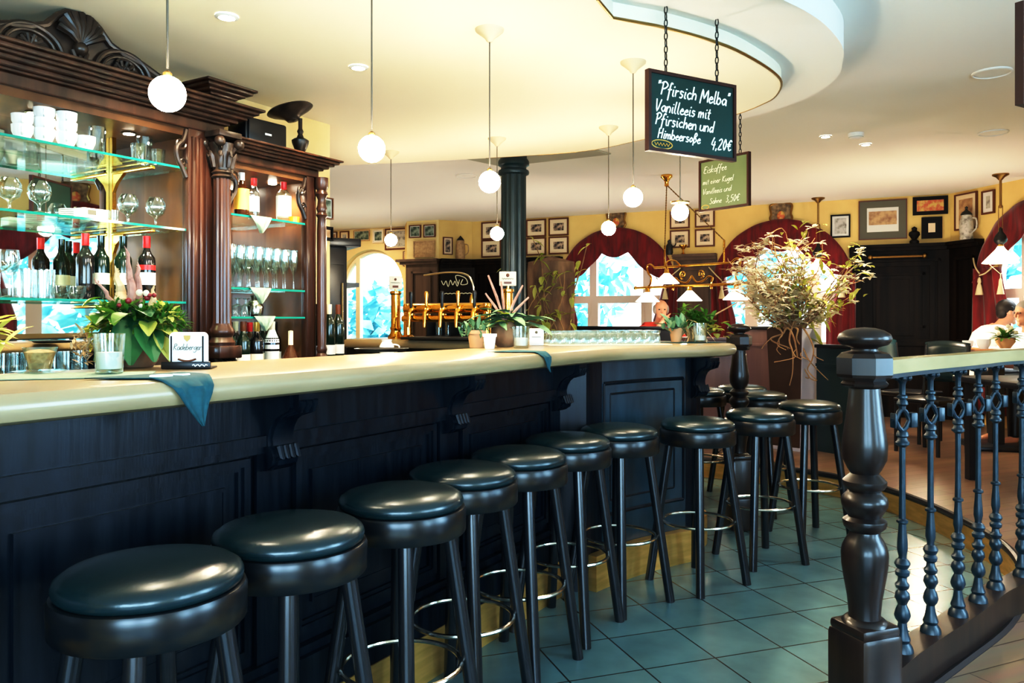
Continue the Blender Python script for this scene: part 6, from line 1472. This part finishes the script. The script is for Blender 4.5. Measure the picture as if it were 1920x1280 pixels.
# ================================================================ PEOPLE
def person(label, loc_, rz, lean, shirt, hairm, headturn=0, hair='short', arms='fold', scale=1.0, hz=.5):
    """seated figure facing -y; hip at z=.48 above the floor"""
    t = thing('person', label, 'person', loc_, rz); t.scale = (scale,)*3
    hp = Vector((0,0,hz)); Lr = Matrix.Rotation(lean, 3, 'X')
    def tors(x, y, z): return hp+Lr @ Vector((x,y,z))
    nk = tors(0,0,.56); sh = [tors(s*.185,.0,.47) for s in (-1,1)]
    head = nk+Vector((0,-.05-.10*sin(lean),.13))
    if arms == 'fold':
        el = [Vector((s*.27, -.33, sh[0].z-.22)) for s in (-1,1)]; hd = [Vector((s*.035, -.36, head.z-.125)) for s in (-1,1)]
    else:
        el = [Vector((s*.25, -.28-.2*sin(lean), sh[0].z-.27)) for s in (-1,1)]; hd = [Vector((s*.10, -.50-.2*sin(lean), sh[0].z-.27)) for s in (-1,1)]
    b = MB()
    b.tube([hp+Vector((0,0,-.06)), tors(0,0,.1), tors(0,0,.25), tors(0,0,.40), tors(0,0,.48), nk], [.14,.15,.15,.16,.12,.06], 14)
    for s in (0,1):
        b.tube([tors((s*2-1)*.05,0,.46), sh[s]], [.09,.075], 10); b.tube([sh[s], sh[s].lerp(el[s], .5), el[s]], [.062,.054,.045], 10)
        b.tube([el[s], el[s].lerp(hd[s], .5), hd[s]], [.044,.038,.028], 10)
        k = s*2-1; kn = Vector((k*.12,-.45,hz)); ft = Vector((k*.12,-.45,.08))
        b.tube([hp+Vector((k*.08,0,0)), kn], [.09,.065], 10); b.tube([kn, kn.lerp(ft,.5), ft], [.062,.052,.04], 10); b.tube([ft, ft+Vector((0,-.16,-.03))], [.045,.035], 8)
        hv = (hd[s]-el[s]).normalized(); sd = hv.cross(Vector((0,0,1))).normalized()
        b.sphere(hd[s]+hv*.035, .036, 10, 8, sc=(1,1,.8))
        for f in range(4):
            o = hd[s]+hv*.06+sd*(.024-.016*f); L_ = (.055,.065,.06,.045)[f]; cu = Vector((-k*.6,-.2,.3))*(1 if arms == 'fold' else .2)
            b.tube([o, o+(hv+cu*.5).normalized()*L_*.5, o+(hv+cu*.5).normalized()*L_*.5+(hv*.4+cu).normalized()*L_*.5], [.010,.0095,.008], 6)
        b.tube([hd[s]+hv*.01-sd*k*.02, hd[s]+hv*.05-sd*k*.05], [.012,.009], 6)
    b.tube([nk-Vector((0,0,.03)), head+Vector((0,.01,-.06))], [.058,.052], 12)
    Hm = Matrix.Translation(head) @ Matrix.Rotation(headturn, 4, 'Z') @ Matrix.Rotation(lean*.15, 4, 'X')
    b.sphere((0,.012,.03), .09, 18, 14, M=Hm, sc=(.84,1.02,.98)); b.sphere((0,-.012,-.045), .065, 16, 12, M=Hm, sc=(.88,1.0,1.05))
    b.tube([(0,-.085,.02),(0,-.108,-.022),(0,-.09,-.032)], [.010,.016,.010], 8, Hm)
    for s in (-1,1): b.sphere((s*.079,.008,-.002), .022, 10, 8, M=Hm, sc=(.45,.8,1.2))
    b.sphere((0,-.075,-.062), .022, 10, 8, M=Hm, sc=(1.1,.5,.4)); b.sphere((0,-.062,-.098), .022, 10, 8, M=Hm)
    o = b.build('body', M['skin'], t); md = o.modifiers.new('skin_union', 'REMESH'); md.mode = 'VOXEL'; md.voxel_size = .0085; md.use_smooth_shade = True
    sm_ = o.modifiers.new('soften', 'SMOOTH'); sm_.iterations = 3; sm_.factor = .5
    for s in (-1,1):
        MB().sphere((s*.031,-.0785,.012), .0105, 10, 8, M=Hm, sc=(1,.5,.7)).build('eye', M['hair'], t); 
    # clothing
    c = MB(); c.tube([hp+Vector((0,0,-.07)), tors(0,0,.1), tors(0,0,.25), tors(0,0,.40), tors(0,0,.49), tors(0,0,.535)], [.155,.165,.168,.178,.135,.075], 16)
    for s in (0,1):
        c.tube([tors((s*2-1)*.05,0,.46), sh[s]], [.102,.088], 12); c.tube([sh[s], sh[s].lerp(el[s], .5), el[s]], [.078,.070,.060], 12)
        c.tube([el[s], el[s].lerp(hd[s], .75)], [.059,.045], 12)
    o = c.build('shirt', M[shirt], t); md = o.modifiers.new('cloth_union', 'REMESH'); md.mode = 'VOXEL'; md.voxel_size = .012; md.use_smooth_shade = True
    sm_ = o.modifiers.new('soften', 'SMOOTH'); sm_.iterations = 4; sm_.factor = .5
    q = MB()
    for s in (0,1):
        k = s*2-1; kn = Vector((k*.12,-.45,hz)); ft = Vector((k*.12,-.45,.10)); q.tube([hp+Vector((k*.06,.02,-.02)), kn], [.115,.082], 12); q.tube([kn, ft], [.08,.06], 12)
    o = q.build('trousers', M['black'], t); md = o.modifiers.new('cloth_union', 'REMESH'); md.mode = 'VOXEL'; md.voxel_size = .015; md.use_smooth_shade = True
    h = MB()
    if hair == 'balding':
        for s in (-1,1): h.sphere((s*.066,.028,.012), .046, 12, 10, M=Hm, sc=(.55,1.3,1.2))
        h.sphere((0,.075,.0), .05, 12, 10, M=Hm, sc=(1.3,.7,1.2))
    else:
        h.sphere((0,.022,.045), .094, 18, 12, M=Hm, sc=(.88,1.0,.95)); h.sphere((0,.06,.0), .06, 12, 10, M=Hm, sc=(1.15,.8,1.2))
        for s in (-1,1): h.sphere((s*.074,.005,.035), .025, 10, 8, M=Hm, sc=(.5,1,1.2))
    h.build('hair', M[hairm], t)
    return t
# man in red facing the camera, hands folded before his mouth
p = at(1230, 600, 9.3)
person('balding man in red and white shirt with folded hands before his mouth', (p.x,p.y,ZP-.012), R(8), R(12), 'shirtred', 'hairgrey', R(-12), 'balding', 'fold', 1.0, .585)
# man in white leaning on the right table, seen in profile facing right
p = at(1822, 620, 8.0)
person('dark-haired man in a white shirt leaning forward at the right table', (p.x,p.y,ZP-.012), R(80), R(26), 'shirtwhite', 'hair', R(4), 'short', 'table', .98, .62)
p = at(1952, 620, 7.45)
person('grey-haired person in pale blue shirt sitting at the right border', (p.x,p.y,ZP-.012), R(-75), R(14), 'shirtblue', 'hairgrey', 0, 'short', 'table', .95, .60)
# ================================================================ LIGHT, WORLD, CAMERA
w = bpy.data.worlds.new('sky'); SC.world = w; w.use_nodes = True
bg = w.node_tree.nodes['Background']; bg.inputs[0].default_value = (.80,.93,1,1); bg.inputs[1].default_value = 3.2
def area(name, loc, tgt, sx, sy, power, c):
    l = bpy.data.lights.new(name, 'AREA'); l.shape = 'RECTANGLE'; l.size = sx; l.size_y = sy; l.energy = power; l.color = c
    o = bpy.data.objects.new(name, l); COL.objects.link(o); o.location = loc
    o.rotation_euler = (Vector(tgt)-Vector(loc)).to_track_quat('-Z', 'Y').to_euler(); return o
def point(name, loc, power, c, r=.05):
    l = bpy.data.lights.new(name, 'POINT'); l.energy = power; l.color = c; l.shadow_soft_size = r
    o = bpy.data.objects.new(name, l); COL.objects.link(o); o.location = loc; return o
def spot(name, loc, tgt, power, c, size=80, blend=.6, r=.03):
    l = bpy.data.lights.new(name, 'SPOT'); l.energy = power; l.color = c; l.spot_size = R(size); l.spot_blend = blend; l.shadow_soft_size = r
    o = bpy.data.objects.new(name, l); COL.objects.link(o); o.location = loc
    o.rotation_euler = (Vector(tgt)-Vector(loc)).to_track_quat('-Z', 'Y').to_euler(); return o
COOL = (.42,.72,1); WARM = (1,.82,.58)
# daylight through the windows on the near right and behind the camera
pE = WE.P(winE[0], -.5, 1.6); area('daylight_side_window', pE, pE+WE.n*2+Vector((-.5,.6,-.9)), 1.5, 1.9, 210, COOL)
pF = WF.P(winF[0], -.5, 1.6); area('daylight_corner_window', pF, pF+WF.n*2+Vector((-.5,.6,-.8)), 1.5, 1.9, 210, COOL)
for xx in (1.1, 3.2):
    p = WH.P(xx, -.5, 1.6); area('daylight_front_window', p, p+WH.n*2+Vector((0,0,-.7)), 1.8, 1.9, 210, COOL)
sl = bpy.data.lights.new('sun', 'SUN'); sl.energy = 5; sl.angle = .05; sl.color = (1,.97,.9)
so = bpy.data.objects.new('sun', sl); COL.objects.link(so); so.rotation_euler = Vector((.35,.55,-1)).to_track_quat('-Z','Y').to_euler()
for w_, op_ in ((WS_,winA),(WS_,winB),(WC,winC),(WD,winD)):
    q = w_.P(op_[0], -1.3, 3.7); area('sky_glow_over_window', q, w_.P(op_[0], 2.2, .2), 1.6, 1.6, 330, (.86,.95,1))
for p_, pw in (((-2.3,10.6,1.0),150),((-.2,9.6,.9),120),((1.0,8.9,.8),80),((3.4,8.3,.6),80),((-1.3,7.6,.9),110)):
    spot('added_ceiling_fill', p_, Vector(p_)+Vector((0,0,1)), pw*.36, (1,.92,.78), 165, 1.0, .25)  # unseen fill lamps pointing up, added to brighten the far ceilings
p = Vector((-2.5,11.2,ZM-.05)); spot('alcove_spot', p, p+Vector((.0,.5,-1)), 110, WARM, 150, 1.0)
# warm spots in the ceilings
for px, py, Z in ((425,30,ZL),(672,125,ZL)):
    p = onz(px, py, Z); spot('ceiling_spot', p+Vector((0,0,-.03)), p+Vector((0,0,-2)), 150, WARM, 130)
for px, py in ((1548,255),(1623,270)):
    p = onz(px, py, ZM); spot('ceiling_spot', p+Vector((0,0,-.03)), p+Vector((0,0,-2)), 90, WARM, 130)
for s, pw in ((.55,300), (1.0,230), (1.42,70)):
    p = B(s, 1.70, 2.13); spot('cabinet_spot', p, p+Vector((0,0,-1)), pw, (1,.82,.56), 130, .8)
for s in (1.98, 2.28):
    p = B(s, 1.72, 2.03); spot('cabinet_spot', p, p+Vector((0,0,-1)), 30, (1,.80,.55), 130, .8)
for x_, y_ in ((1.77,8.0),(3.9,7.6)): point('table_lamp_glow', (x_, y_, 1.38), 40, WARM)
cam = bpy.data.cameras.new('camera'); co = bpy.data.objects.new('camera', cam); COL.objects.link(co)
co.location = (0,0,H); co.rotation_euler = (PI/2,0,0); cam.lens = 36*F/1920; cam.sensor_width = 36; cam.shift_y = -(640-CY)/1920; cam.clip_start = .05
SC.camera = co
SC.view_settings.view_transform = 'Standard'
SC.view_settings.look = 'None'
SC.view_settings.exposure = 0.0
SC.view_settings.use_curve_mapping = True
cm = SC.view_settings.curve_mapping; cv = cm.curves[3]
cv.points.new(.10, .058); cv.points.new(.35, .38); cv.points.new(.70, .83); cm.update()
try:
    SC.cycles.max_bounces = 10; SC.cycles.transparent_max_bounces = 24; SC.cycles.sample_clamp_indirect = 6
    SC.cycles.use_denoising = True
except Exception: pass
